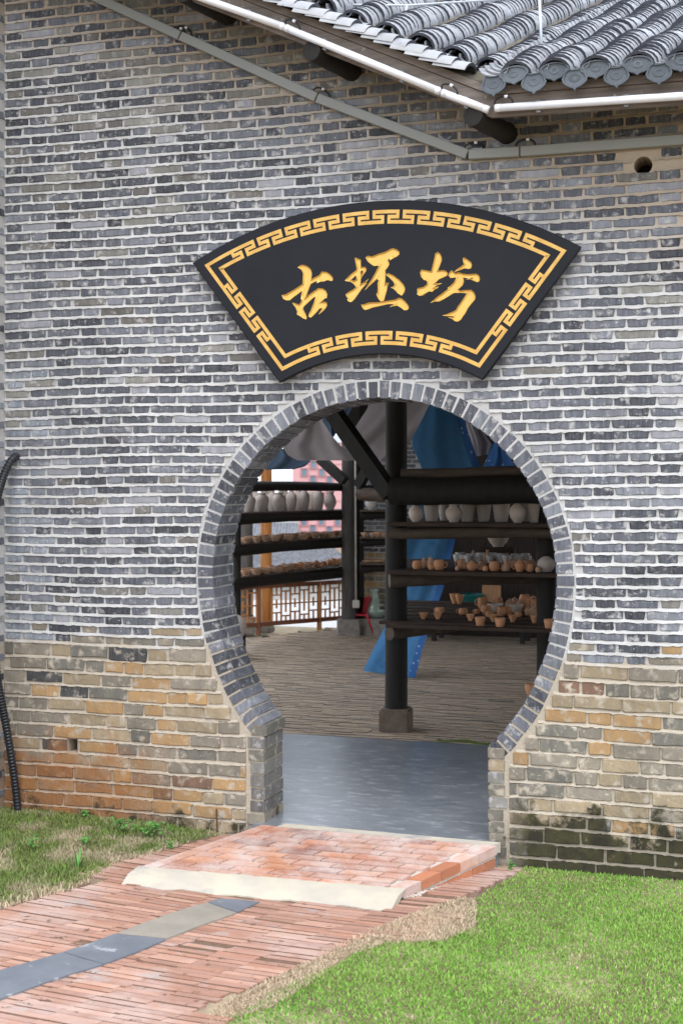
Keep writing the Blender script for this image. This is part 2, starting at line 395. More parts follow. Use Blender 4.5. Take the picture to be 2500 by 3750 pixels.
# struck bed joints: each slopes outward to its lower edge, which laps raggedly over the bricks below
bj = J()
def bed_strip(x0, x1, zlo, zhi, wv):
    n_ = max(2, int((x1 - x0) / .024)); lo, hi = [], []
    for i in range(n_ + 1):
        x = x0 + (x1 - x0) * i / n_; dz = wv(x, zlo)
        lo.append((x, -.0095 + R(-.002, .002), zlo + dz - R(-.002, .0085) * R(.3, 1))); hi.append((x, .001, zhi + dz + .004))
    bot = [(x, -.002, z_ - .001) for x, y, z_ in lo]; m = n_ + 1
    bj.add(lo + hi + bot, [(i, i + 1, m + i + 1, m + i) for i in range(n_)] + [(2 * m + i, 2 * m + i + 1, i + 1, i) for i in range(n_)])
z = ZB + .02
while z < 5.7:
    a_, b_ = z + BH / 2, z + PITCH - BH / 2
    for x0, x1 in intervals(a_ - .01, b_ + .01, XL + .003, XR - .02):
        x1 = min(x1, XR)
        while x1 > x0 and wall_top(x1) < b_ + .02: x1 -= .05
        if x1 - x0 > .1 and not (x0 < vent.x < x1 and abs((a_ + b_) / 2 - vent.z) < VR + .012): bed_strip(x0, x1, a_, b_, wave)
        elif x1 - x0 > .1:
            bed_strip(x0, vent.x - VR - .01, a_, b_, wave); bed_strip(vent.x + VR + .01, x1, a_, b_, wave)
    z += PITCH
o = bj.obj('bed_joints', MORTAR, wall); tag(o, kind='stuff'); bj = J()
GB_.build(wall, 300, sign_hides, joined='upper_brickwork')

# larger buff bricks of the footing
FS = BrickSet('footing_brick', FB)
zs = -.165; row = 0
while zs < ZB - .02:
    h = FPT if zs + FPT < ZB - .03 else ZB - .010 - zs
    zc = zs + h / 2 - .005; bh = h - .014
    for a, b in intervals(zs, zs + h, XL + .006, XR - .02):
        x = a - R(0, .25) - (0 if row % 2 else .13); first = True
        while x < b:
            wd = random.choices([.265, .128, .2], [4, 1.6, 1])[0]
            l, r = max(x, a), min(x + wd, b)
            if b - r < .05 and b < 1: r = b
            if r - l > .03:
                cx = (l + r) / 2; low = zc < .3
                if cx < -2.1 and zc > .45: mi = random.choice([3, 1])
                else: mi = random.choices(range(6), [4, 3.2, 2.6 if cx < -.6 else 1.4, 2.2, (1.6 if low and cx < 0 else .2), .5])[0]
                if not (abs(cx - hole.x) < (r - l) / 2 + .034 and abs(zc - hole.z) < .03):
                    key = FS.proto(wd, .075, .03, random.randrange(5))
                    FS.put(key, (cx, R(-.014, -.004), zc + wave(cx, zc) + R(-.004, .004)), mi, ((r - l) / wd, 1, bh / .075 * R(.88, 1.05)), R(-.016, .016))
                else:                                  # bricks either side of the missing one
                    for l2, r2 in ((l, hole.x - .036), (hole.x + .036, r)):
                        if r2 - l2 > .03: FS.put(FS.proto(wd, .075, .03, 1), ((l2 + r2) / 2, -.006, zc), 5 if l2 < hole.x else 2, ((r2 - l2) / wd, 1, bh / .075))
            x = x + wd + .012
    for x0, x1 in intervals(zs + h - .02, zs + h + .02, XL + .003, XR - .02): [bed_strip(p0, p1, zs + h - .012, zs + h + .001, wave) for p0, p1 in (((x0, hole.x - .04), (hole.x + .04, x1)) if x0 < hole.x < x1 and abs(zs + h - hole.z) < .06 else ((x0, x1),))]
    zs += h; row += 1
FS.build(wall, 300)
o = bj.obj('footing_joints', MORTAR, wall); tag(o, kind='stuff')

# ring of bricks on edge around the moon gate, then the jambs
def wedge(p0, p1, p2, p3, y0, y1):
    """quad in XZ (inner a, inner b, outer b, outer a) -> chamfered block"""
    cx = sum(p[0] for p in (p0, p1, p2, p3)) / 4; cz = sum(p[1] for p in (p0, p1, p2, p3)) / 4
    q = [p0, p1, p2, p3]
    ins = [(cx + (x - cx) * .9, cz + (z_ - cz) * .95) for x, z_ in q]
    v = [(x, y0, z_) for x, z_ in ins] + [(x, y0 + .006, z_) for x, z_ in q] + [(x, y1, z_) for x, z_ in q]
    f = [(0, 1, 2, 3)] + [(b_ * 4 + i, b_ * 4 + 4 + i, b_ * 4 + 4 + (i + 1) % 4, b_ * 4 + (i + 1) % 4) for b_ in (0, 1) for i in range(4)] + [(11, 10, 9, 8)]
    return v, [t[::-1] for t in f]
S_ = []; n = 720
for i in range(n + 1):
    a = aR + (aL - aR) * i / n; S_.append((a, *gate_r(a)))
acc = [0]
for i in range(n): acc.append(acc[-1] + math.hypot(S_[i + 1][1] - S_[i][1], S_[i + 1][2] - S_[i][2]))
nb = int(acc[-1] / .0655)
def ang_at(s):
    i = int(np.searchsorted(acc, s)); i = min(max(i, 1), n); t = (s - acc[i - 1]) / (acc[i] - acc[i - 1])
    return S_[i - 1][0] + (S_[i][0] - S_[i - 1][0]) * t
for k in range(nb):
    s0 = acc[-1] * k / nb + .0065; s1 = acc[-1] * (k + 1) / nb - .0065
    a0, a1 = ang_at(s0), ang_at(s1); ja = R(-.004, .004); rin = R(-.004, .003)
    def pt(a, t):
        x, zz = gate_r(a); nxv = math.cos(a) / GR; nzv = math.sin(a) / (GR if math.sin(a) >= 0 else GB); l = math.hypot(nxv, nzv)
        return x + nxv / l * t, zz + nzv / l * t
    q = [pt(a0, rin), pt(a1, rin), pt(a1, ringw + ja), pt(a0, ringw + ja)]
    # widen towards the outside so the joint keeps its width
    v, f = wedge(*q, R(-.006, -.003), WT + .006)
    o = obj('arch_brick', mesh('arch_brick', v, f, BR[random.choices([0, 1, 2, 3], [3, 2.5, 5, 2.5])[0]]), wall)
for side in (-1, 1):
    z0 = 0.0; top = .612 if side < 0 else .556; nrow = 9; h = (top + .10) / nrow
    for k in range(nrow):
        za = -.10 + k * h + .005; zb = za + h - .012
        if side < 0:
            xi = JL + R(-.004, .004) + (.012 if k == nrow - 1 else 0); xo = JL - R(.08, .12)
        else:
            xi = JR + R(-.004, .004) - (.004 if k == nrow - 1 else 0); xo = JR + R(.085, .115)
        q = [(xi, za), (xi, zb), (xo, zb), (xo, za)]
        if side > 0: q = [(xi, zb), (xi, za), (xo, za), (xo, zb)]
        v, f = wedge(*q[::-1] if False else q, R(-.012, -.006), WT + .006)
        obj('jamb_brick', mesh('jamb_brick', v, f, random.choices([BR[5], BR[6], FB[1], FB[3], FB[0], BR[2]], [2, 2.5, 2, 2, 1, .5])[0]), wall)

# ------------------------------------------------------------------ wall that returns towards the viewer at the left edge
swall = empty('side_wall', (XL - .15, -.8, -.04), 'pale weathered brick wall returning forward at the inner corner', 'wall')
j = J(); j.box((XL - .32, -1.7, -.4), (XL, -.002, ZTOP)); j.obj('mortar', MORTAR, swall)
SB = BrickSet('brick', BR); z = -.06; row = 0
while z < 5.8:
    y = -.01 - (.06 if row % 2 else 0); k = row
    while y > -1.6:
        wd = SW if k % 2 == 0 else HW
        SB.put(SB.proto(wd, BH, .03, k % 4), (XL + R(.003, .007), y - wd / 2, z), random.choices([7, 3, 2, 0, 6, 1], [4, 3, 2, 1, 1, 1])[0], (1, 1, R(.94, 1.06)))
        y -= wd + JO; k += 1
    z += PITCH; row += 1
SB.build(swall, 130, rz=math.pi / 2, joined='far_bricks')
# ------------------------------------------------------------------ fan-shaped name board over the gate
YS = -.085                                             # front face
BOARD = mat('black_lacquer', (.017, .018, .022), (.021, .022, .026), 3, .55, .0, spec=.12)
GOLD = mat('gold_leaf', (.74, .47, .11), (.68, .41, .09), 9, .38, .05, metal=.25, spec=.5)
GOLD2 = mat('gold_paint', (.70, .43, .11), (.58, .32, .07), 14, .42, .05, metal=.2, spec=.5)
def sp(px, py): p = onY(px, py, YS); return Vector((p.x, p.z))
TL, TR_, BL, BR_, TM, BM = sp(709, 964), sp(2121, 905), sp(1024, 1397), sp(1764, 1387), sp(1446, 737), sp(1400, 1293)
def circle3(a, b, c):
    d = 2 * (a.x * (b.y - c.y) + b.x * (c.y - a.y) + c.x * (a.y - b.y))
    A, B, D = a.length_squared, b.length_squared, c.length_squared
    o = Vector(((A * (b.y - c.y) + B * (c.y - a.y) + D * (a.y - b.y)) / d, (A * (c.x - b.x) + B * (a.x - c.x) + D * (b.x - a.x)) / d))
    return o, (a - o).length
O1, R1 = circle3(TL, TM, TR_); O2, R2 = circle3(BL, BM, BR_)
def ang(o, p): return math.atan2(p.y - o.y, p.x - o.x)
def arc(o, r, a, b, n): return [(o.x + r * math.cos(a + (b - a) * i / n), o.y + r * math.sin(a + (b - a) * i / n)) for i in range(n + 1)]
outline = arc(O1, R1, ang(O1, TR_), ang(O1, TL), 40) + arc(O2, R2, ang(O2, BL), ang(O2, BR_), 24)
def g4(x, y): return sp(1000 + x * .2551, 880 + y * .2551)
def g5(x, y): return sp(1240 + x * .17857, 880 + y * .17857)
def g6(x, y): return sp(1500 + x * .18495, 880 + y * .18495)
GL = [
 (g4, [(350,388),(405,350),(460,358),(510,385),(545,420),(558,470),(552,555),(600,530),(660,500),(695,450),(760,452),(810,480),(858,535),(855,575),(835,585),(780,570),(720,592),(690,590),(620,615),(640,580),(590,600),(540,628),(515,690),(490,760),(470,815),(540,760),(600,720),(650,685),(710,690),(755,720),(778,770),(770,830),(740,835),(690,885),(740,880),(770,890),(775,940),(745,985),(700,1030),(650,1065),(690,1000),(705,960),(660,985),(630,1025),(580,1075),(540,1108),(510,1095),(515,1050),(540,1000),(580,900),(615,800),(560,840),(500,895),(440,950),(430,985),(465,1050),(485,1100),(475,1135),(430,1120),(390,1090),(340,1065),(345,1020),(320,960),(270,895),(310,900),(370,920),(405,880),(415,840),(400,850),(402,780),(420,720),(370,760),(300,810),(240,860),(190,862),(145,840),(122,788),(180,775),(260,730),(340,680),(420,630),(425,570),(430,480),(410,430),(380,405)]),
 (g5, [(325,370),(345,350),(455,400),(460,545),(545,545),(570,590),(555,640),(500,710),(455,790),(450,900),(540,840),(620,785),(560,860),(580,880),(540,920),(470,1000),(400,1100),(320,1210),(260,1265),(210,1262),(165,1215),(190,1200),(150,1140),(140,1105),(200,1060),(290,1010),(355,960),(310,900),(240,850),(125,830),(150,790),(240,700),(345,620),(370,580),(350,480)]),
 (g5, [(255,810),(300,770),(355,705),(360,800),(310,830)]),
 (g5, [(450,640),(500,605),(490,660),(460,720)]),
 (g5, [(548,355),(590,315),(680,330),(820,275),(950,235),(1050,180),(1110,160),(1190,185),(1245,240),(1240,290),(1190,330),(1110,370),(1035,415),(1060,370),(1010,400),(1040,490),(1000,560),(955,610),(965,690),(955,800),(950,890),(985,855),(990,895),(1030,855),(1000,940),(985,1030),(950,1150),(930,1230),(880,1255),(840,1235),(800,1180),(765,1100),(790,1080),(800,1000),(795,880),(815,820),(790,790),(720,860),(640,950),(680,890),(600,960),(530,1030),(580,940),(660,820),(740,680),(800,560),(830,515),(720,525),(660,490),(590,430)]),
 (g5, [(970,710),(1010,670),(1120,720),(1240,810),(1330,910),(1360,980),(1350,1050),(1310,1110),(1290,1135),(1200,1080),(1160,1030),(1110,985),(1058,970),(1110,950),(1145,905),(1110,840),(1050,780)]),
 (g5, [(455,1320),(500,1315),(620,1275),(800,1270),(1000,1240),(1160,1215),(1220,1180),(1290,1190),(1360,1250),(1430,1340),(1435,1400),(1400,1430),(1340,1435),(1270,1380),(1190,1335),(1100,1355),(1035,1372),(1090,1330),(1130,1300),(1000,1310),(850,1345),(700,1375),(600,1415),(530,1428),(490,1390)]),
 (g6, [(500,260),(555,228),(605,270),(635,350),(630,410),(590,510),(555,600),(640,590),(710,600),(752,655),(735,700),(650,740),(570,775),(500,850),(560,850),(640,845),(600,870),(530,890),(490,930),(575,915),(550,945),(490,975),(440,1020),(380,1010),(310,1050),(250,1075),(315,1070),(270,1095),(190,1100),(140,1070),(150,1020),(140,975),(160,945),(260,925),(330,880),(345,830),(330,800),(270,780),(220,720),(200,640),(225,580),(300,590),(420,615),(450,500),(480,380)]),
 (g6, [(1045,345),(1080,340),(1150,385),(1210,430),(1230,490),(1210,550),(1160,568),(1080,555),(990,590),(880,622),(930,570),(1020,510),(1070,475),(1050,420)]),
 (g6, [(762,690),(785,630),(830,590),(860,625),(900,650),(970,635),(1050,660),(1150,670),(1310,660),(1365,695),(1388,760),(1370,815),(1330,828),(1260,800),(1190,770),(1100,775),(1170,750),(1060,740),(1070,820),(1045,890),(990,940),(960,970),(990,1000),(1100,985),(1215,980),(1270,1030),(1300,1110),(1290,1170),(1220,1250),(1150,1340),(1100,1440),(1040,1520),(1010,1570),(950,1610),(890,1600),(830,1550),(750,1525),(850,1510),(860,1495),(740,1500),(635,1490),(720,1465),(830,1420),(910,1380),(940,1320),(1000,1240),(1060,1150),(1130,1050),(1040,1040),(880,1040),(830,1065),(760,1110),(680,1160),(580,1210),(490,1210),(400,1240),(460,1190),(550,1110),(640,1050),(760,960),(740,945),(800,900),(870,830),(920,740),(860,740),(800,745)]),
]
sign = empty('name_board', (float(BM.x), -.02, float(BM.y)), 'black fan-shaped name board with gold characters and key border', 'sign')
holes = [[tuple(fn(x, y)) for x, y in pts] for fn, pts in GL]
def oriented(lp, ccw):
    a = sum(lp[i][0] * lp[(i + 1) % len(lp)][1] - lp[(i + 1) % len(lp)][0] * lp[i][1] for i in range(len(lp)))
    return lp if (a > 0) == ccw else lp[::-1]
# carve: lacquer face with the character shapes cut out, chamfered gold walls, gold floor 7 mm behind the face
cu = bpy.data.curves.new('board_curve', 'CURVE'); cu.dimensions = '2D'; cu.fill_mode = 'BOTH'
cu.extrude = .004; cu.bevel_depth = .0065; cu.bevel_resolution = 0
for lp in [outline] + holes:
    s = cu.splines.new('POLY'); s.points.add(len(lp) - 1); s.use_cyclic_u = True
    for p, q in zip(s.points, lp): p.co = (q[0], q[1], 0, 1)
tmp = bpy.data.objects.new('board_tmp', cu); C.objects.link(tmp)
bpy.context.view_layer.update()
me = bpy.data.meshes.new_from_object(tmp.evaluated_get(bpy.context.evaluated_depsgraph_get()))
bpy.data.objects.remove(tmp)
me.transform(Matrix.Translation((0, YS + .0105, 0)) @ Matrix.Rotation(math.pi / 2, 4, 'X'))
me.materials.clear(); me.materials.append(BOARD); me.materials.append(GOLD); me.name = 'board_face'
bx0 = min(p[0] for lp in holes for p in lp) - .03; bx1 = max(p[0] for lp in holes for p in lp) + .03
bz0 = min(p[1] for lp in holes for p in lp) - .03; bz1 = max(p[1] for lp in holes for p in lp) + .03
mi = []
for p in me.polygons:
    c = p.center
    mi.append(1 if (abs(p.normal.y) < .95 and bx0 < c.x < bx1 and bz0 < c.z < bz1) else 0)
me.polygons.foreach_set('material_index', mi); me.update()
obj('board_face', me, sign)
o2 = [(BM.x + (x - BM.x) * .995, z + (.004 if z < BM.y + .1 else -.004)) for x, z in outline]
v, f = poly_extrude([outline], YS + .0215, -.022); obj('board_back', mesh('board_back', v, f, BOARD), sign)
CH = [((0,), 'gold brush character for old'), ((1, 4, 5, 6), 'gold brush character for unfired clay'), ((7, 8, 9), 'gold brush character for workshop')]
for idx, lab in CH:
    jj = J()
    for i in idx:
        v, f = poly_extrude([holes[i]], YS + .0085, YS + .0205); jj.add(v, f)
    jj.obj('character', GOLD, sign)['label'] = lab

# key-pattern border, laid out in strip coordinates (s along, t across) and mapped onto arcs and edges
ROWS = [0, .26, .37, .63, .74, 1.0]
def meander(length, fmap, name, th=.083, flip=False):
    Lb, B, W = .165, .072, .019
    half = Lb - B; nh = max(1, round((length - Lb) / half)); k = length / (nh * half + Lb)
    Lb *= k; B *= k; half *= k
    cells = []                                          # (s0, s1, row)
    s = 0; low = True
    for i in range(nh + 1):
        rb = 0 if low else 4; cells.append((s, s + Lb, rb))
        if i < nh:
            ra = 1 if low else 3; rc = 3 if low else 1
            cells += [(s + Lb - W, s + Lb, ra), (s + Lb - B, s + Lb, 2), (s + Lb - B, s + Lb - B + W, rc)]
        s += half; low = not low
    brk = sorted({round(c[0], 5) for c in cells} | {round(c[1], 5) for c in cells})
    fine = [brk[0]]
    for b in brk[1:]:
        n_ = max(1, int((b - fine[-1]) / .02)); a = fine[-1]
        if b - a < 1e-4: continue
        fine += [a + (b - a) * q / n_ for q in range(1, n_ + 1)]
    fill = set()
    for c in range(len(fine) - 1):
        m_ = (fine[c] + fine[c + 1]) / 2
        for a, b, r in cells:
            if a < m_ < b: fill.add((c, r))
    jj = J(); y0, y1 = YS - .002, YS + .004
    for c, r in fill:
        a, b = fine[c], fine[c + 1]; t0, t1 = ROWS[r], ROWS[r + 1]
        if flip: t0, t1 = 1 - t0, 1 - t1
        q = [fmap(a, t0), fmap(b, t0), fmap(b, t1), fmap(a, t1)]
        vv = [(x, y0, z_) for x, z_ in q] + [(x, y1, z_) for x, z_ in q]
        ff = [(0, 1, 2, 3)]
        for e, (dc, dr) in enumerate(((0, -1), (1, 0), (0, 1), (-1, 0))):
            if (c + dc, r + dr) not in fill: ff.append((e, (e + 1) % 4, (e + 1) % 4 + 4, e + 4))
        jj.add(vv, ff)
    bm = bmesh.new(); m_ = jj.me(name, GOLD2); bm.from_mesh(m_); bmesh.ops.remove_doubles(bm, verts=bm.verts, dist=1e-5)
    bmesh.ops.recalc_face_normals(bm, faces=bm.faces)
    bm.to_mesh(m_); bm.free()
    # front faces must look at the viewer
    obj(name, m_, sign)
    last_low = (nh % 2 == 0)
    return dict(low0=0, high0=half, low1=length if last_low else length - half, high1=length if not last_low else length - half)
mg, th = .050, .083
def edge_pt(p, q, s, t):                                # inwards from edge p->q
    d = (q - p).normalized(); nrm = Vector((-d.y, d.x)); c = p + d * s + nrm * (mg + (1 - t) * th); return c.x, c.y
# top strip
a0, a1 = ang(O1, TL), ang(O1, TR_); rt = R1 - mg
in0 = .15 / rt
def topmap(s, t): a = a0 - in0 - s / rt; r = R1 - mg - (1 - t) * th; return O1.x + r * math.cos(a), O1.y + r * math.sin(a)
mt = meander((a0 - a1 - 2 * in0) * rt, topmap, 'key_border')
b0, b1 = ang(O2, BL), ang(O2, BR_); rb = R2 + mg; inb = .15 / rb
def botmap(s, t): a = b0 - inb - s / rb; r = R2 + mg + t * th; return O2.x + r * math.cos(a), O2.y + r * math.sin(a)
mb = meander((b0 - b1 - 2 * inb) * rb, botmap, 'key_border')
LEN = (BL - TL).length
def lmap(s, t): return edge_pt(TL, BL, .15 + s, t)
ml = meander(LEN - .15 - .15, lmap, 'key_border')
def rmap(s, t):
    d = (BR_ - TR_).normalized(); nrm = Vector((d.y, -d.x)); c = TR_ + d * (.15 + s) + nrm * (mg + (1 - t) * th); return c.x, c.y
mr = meander((BR_ - TR_).length - .15 - .15, rmap, 'key_border')

# corner pieces that join the four strips into one frame
def corner_pt(side, a, O, rad):                          # a from the side edge, rad from the arc centre
    P0, P1 = (TL, BL) if side < 0 else (TR_, BR_); d = (P1 - P0).normalized(); nr = Vector((-d.y, d.x)) if side < 0 else Vector((d.y, -d.x))
    best = min(range(0, 2001), key=lambda k: abs((P0 + d * ((P1 - P0).length * (k / 1000 - .5)) + nr * a - O).length - rad))
    return P0 + d * ((P1 - P0).length * (best / 1000 - .5)) + nr * a
def corner(side, top, arcmap, sa_out, sa_in, edgemap, se_out, se_in):
    O, Rr = (O1, R1) if top else (O2, R2); sg = -1 if top else 1
    for outer in (True, False):
        sa, se = (sa_out, se_out) if outer else (sa_in, se_in)
        lo, hi = (mg, mg + .26 * th) if outer else (mg + .74 * th, mg + th)
        ta = [1 - (v_ - mg) / th for v_ in (lo, hi)] if top else [(v_ - mg) / th for v_ in (lo, hi)]
        te = [1 - (v_ - mg) / th for v_ in (lo, hi)]
        C_ = [corner_pt(side, v_, O, Rr + sg * v_) for v_ in (lo, hi)]
        s0 = {True: 0, False: 0}
        def run(fm, s_from, s_to, t):
            n_ = max(1, int(abs(s_to - s_from) / .02)); return [fm(s_from + (s_to - s_from) * q / n_, t) for q in range(n_ + 1)]
        a_end = 0 if sa < .3 else None
        near_a = 0.0 if sa < 0.4 else arc_len; near_e = 0.0 if se < 0.4 else edge_len
        A0 = run(arcmap, sa, near_a, ta[0]); A1 = run(arcmap, sa, near_a, ta[1]); E0 = run(edgemap, near_e, se, te[0]); E1 = run(edgemap, near_e, se, te[1])
        L0 = A0 + [tuple(C_[0])] + E0; L1 = A1 + [tuple(C_[1])] + E1; n_ = len(L0); y0, y1 = YS - .002, YS + .004
        vv = [(x, y0, z_) for x, z_ in L0] + [(x, y0, z_) for x, z_ in L1] + [(x, y1, z_) for x, z_ in L0] + [(x, y1, z_) for x, z_ in L1]; ff = []
        for q in range(n_ - 1):
            if (Vector(L0[q]) - Vector(L0[q + 1])).length < 1e-6 and (Vector(L1[q]) - Vector(L1[q + 1])).length < 1e-6: continue
            ff += [(q, q + 1, n_ + q + 1, n_ + q), (2 * n_ + q, 2 * n_ + q + 1, q + 1, q), (n_ + q, n_ + q + 1, 3 * n_ + q + 1, 3 * n_ + q)]
        ff += [(0, n_, 3 * n_, 2 * n_), (n_ - 1, 3 * n_ - 1, 4 * n_ - 1, 2 * n_ - 1)]
        m_ = mesh('border_corner', vv, ff, GOLD2); bm = bmesh.new(); bm.from_mesh(m_); bmesh.ops.recalc_face_normals(bm, faces=bm.faces); bm.to_mesh(m_); bm.free(); obj('border_corner', m_, sign)
arc_len = (a0 - a1 - 2 * in0) * rt; edge_len = LEN - .30
corner(-1, True, topmap, mt['high0'], mt['low0'], lmap, ml['high0'], ml['low0'])
edge_len = (BR_ - TR_).length - .30
corner(1, True, topmap, mt['high1'], mt['low1'], rmap, mr['high0'], mr['low0'])
arc_len = (b0 - b1 - 2 * inb) * rb
corner(1, False, botmap, mb['low1'], mb['high1'], rmap, mr['high1'], mr['low1'])
edge_len = LEN - .30
corner(-1, False, botmap, mb['low0'], mb['high0'], lmap, ml['high1'], ml['low1'])
# ------------------------------------------------------------------ tiled roof above the wall
TILE = [mat('roof_tile', (.34, .35, .37), (.24, .25, .27), 9, .42, .25, var=.18, speck=(.13, .13, .14), sscale=22, sth=.62, spec=.5),
        mat('roof_tile_dark', (.17, .175, .19), (.26, .265, .28), 9, .45, .25, var=.2, spec=.5),
        mat('roof_tile_pale', (.35, .355, .365), (.27, .275, .285), 9, .45, .25, var=.12, spec=.5),
        mat('tile_dark_edge', (.045, .048, .065), (.07, .072, .085), 20, .7, .2, var=.2)]
DRIP = mat('eave_tile_clay', (.085, .098, .112), (.06, .07, .082), 10, .55, .3, var=.2)
ROOFMUD = mat('roof_mud', (.17, .145, .105), (.09, .08, .06), 14, .95, .6)
YF = -.45
K = onY(1795, 402, YF); VLp = onY(765, 2, YF); ERp = onY(2500, 352, YF)
ve = (VLp - K).normalized(); ee = (ERp - K).normalized()          # along the verge (up-left) and along the eave (right)
AZ = math.radians(26.7) - PHI                                     # tile courses run back at a slight skew to the wall
rowv = Vector((math.sin(AZ), math.cos(AZ), .455)).normalized()
roof = empty('tiled_roof', K, 'grey tiled roof with scalloped eave tiles overhanging the brick wall', 'roof')
VLEN, ELEN = 3.6, 2.6
H0 = .155
# boards along the edge
for p, q, nm in ((K, K + ve * VLEN, 'barge_board'), (K, K + ee * ELEN, 'eave_board')):
    jj = J(); u = (q - p).normalized()
    for z0, z1, y in ((-.035, .085, 0), (.088, .132, -.012)):
        a, b = p + Vector((0, y + .024, z0)), q + Vector((0, y + .024, z0))
        jj.add([a, b, b + Vector((0, .03, 0)), a + Vector((0, .03, 0))] + [t + Vector((0, 0, z1 - z0)) for t in (a, b, b + Vector((0, .03, 0)), a + Vector((0, .03, 0)))],
               [(0, 1, 5, 4), (1, 2, 6, 5), (2, 3, 7, 6), (3, 0, 4, 7), (4, 5, 6, 7), (3, 2, 1, 0)])
    jj.obj(nm, WOOD_FASCIA, roof)
# deck under the tiles
RL = 4.4
jj = J()
for p, q in ((K, K + ve * VLEN), (K, K + ee * ELEN)):
    o1 = Vector((0, .06, .10)); th_ = Vector((0, 0, -.03))
    a, b = p + o1, q + o1; c_, d_ = b + rowv * RL, a + rowv * RL
    jj.add([a, b, c_, d_, a + th_, b + th_, c_ + th_, d_ + th_], [(0, 1, 2, 3), (7, 6, 5, 4), (0, 4, 5, 1), (2, 6, 7, 3), (1, 5, 6, 2), (3, 7, 4, 0)])
jj.obj('roof_deck', WOOD_DARK, roof)
jj = J()
for p, q in ((K, K + ve * VLEN), (K, K + ee * ELEN)):
    o1 = Vector((0, .05, H0 - .012)); a, b = p + o1, q + o1
    jj.add([a, b, b + rowv * RL, a + rowv * RL, a - Vector((0, 0, .03)), b - Vector((0, 0, .03))], [(0, 1, 2, 3), (0, 4, 5, 1)])
jj.obj('bedding_mortar', ROOFMUD, roof)
# one cover tile: arched shell, local x across, y up the slope, z out
def TEDGE(f): return [1 if i < 24 and i % 3 != 0 else 0 for i in range(len(f))]      # paler outer skin, darker edge and underside
def cover_tile(rx, rz, ln, t=.012, seg=8, lift=.022, flat=False):
    v = []; f = []
    for y, l in ((0, lift), (ln, 0)):
        for k in range(seg + 1):
            a = math.pi * k / seg
            v.append((rx * math.cos(a), y, rz * math.sin(a) + l))
        for k in range(seg + 1):
            a = math.pi * k / seg
            v.append(((rx - t) * math.cos(a), y, (rz - t) * math.sin(a) + l))
    n = seg + 1
    for k in range(seg):
        f.append((k, k + 1, 2 * n + k + 1, 2 * n + k)[::-1])            # outer skin
        f.append((n + k, n + k + 1, 3 * n + k + 1, 3 * n + k))          # inner skin
        f.append((k, k + 1, n + k + 1, n + k))                          # lower edge
    f += [(0, n, 3 * n, 2 * n), (seg, 2 * n + seg, 3 * n + seg, n + seg)]
    return v, f
EXPO = .062; PIT = .223
nrm_e = ee.cross(rowv).normalized(); nrm_v = (-ve).cross(rowv).normalized()
if nrm_e.z < 0: nrm_e = -nrm_e
if nrm_v.z < 0: nrm_v = -nrm_v
def frame(nz): x = rowv.cross(nz).normalized(); return Matrix((x, rowv, x.cross(rowv).normalized())).transposed()
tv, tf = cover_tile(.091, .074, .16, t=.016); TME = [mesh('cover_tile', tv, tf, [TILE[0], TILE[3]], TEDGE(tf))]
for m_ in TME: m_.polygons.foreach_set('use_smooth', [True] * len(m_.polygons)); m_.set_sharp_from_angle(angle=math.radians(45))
tiles = []
srow = [(-1, i) for i in range(int(VLEN / PIT))] + [(1, i) for i in range(int(ELEN / PIT))]
for sgn, i in srow:
    d = (i + .62) * PIT if sgn > 0 else (i + .38) * PIT
    base = K + (ee if sgn > 0 else ve) * d + Vector((0, -.03 if sgn > 0 else .27, H0 + (0 if sgn > 0 else .075)))
    fr = frame(nrm_e if sgn > 0 else nrm_v)
    if sgn < 0: base = base + rowv * 0
    nt_ = int((RL - .3) / EXPO); ph = R(0, 6); wig = R(-.01, .01)
    for k in range(nt_):
        s = (.02 if sgn > 0 else R(0, .03)) + k * EXPO + R(-.012, .012)
        lift = .012 * math.sin(k * .37 + ph) + R(-.004, .006)
        p = base + rowv * s + fr @ Vector((wig * math.sin(k * .2) + R(-.006, .006), 0, max(lift, -.006)))
        tiles.append((p, fr, random.choices([0, 1, 2], [5, 1.2, 2])[0], R(-.03, .03), 1))
def tarea(t):
    x, y, d = proj(t[0]); inside = 0 <= x <= 2500 and 0 <= y <= 420
    # tiles hidden behind the barge board do not count
    if x < 1795 and y > 402 * (x - 765) / 1030 - 40: inside = False
    return d + (0 if inside else 100)
tiles.sort(key=tarea)
def tmat(p, fr, rz): return Matrix.Translation(p) @ fr.to_4x4() @ Matrix.Rotation(rz, 4, 'Z')
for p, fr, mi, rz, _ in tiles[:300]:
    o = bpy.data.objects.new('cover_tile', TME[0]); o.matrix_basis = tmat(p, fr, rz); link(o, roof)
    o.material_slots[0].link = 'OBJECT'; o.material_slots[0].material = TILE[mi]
jj = J()
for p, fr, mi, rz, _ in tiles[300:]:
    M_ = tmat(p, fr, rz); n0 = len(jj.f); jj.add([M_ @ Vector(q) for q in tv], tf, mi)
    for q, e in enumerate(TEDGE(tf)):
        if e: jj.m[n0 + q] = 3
o = tag(jj.obj('tile_courses', TILE, roof), kind='stuff'); smooth_by_angle(o, 45)
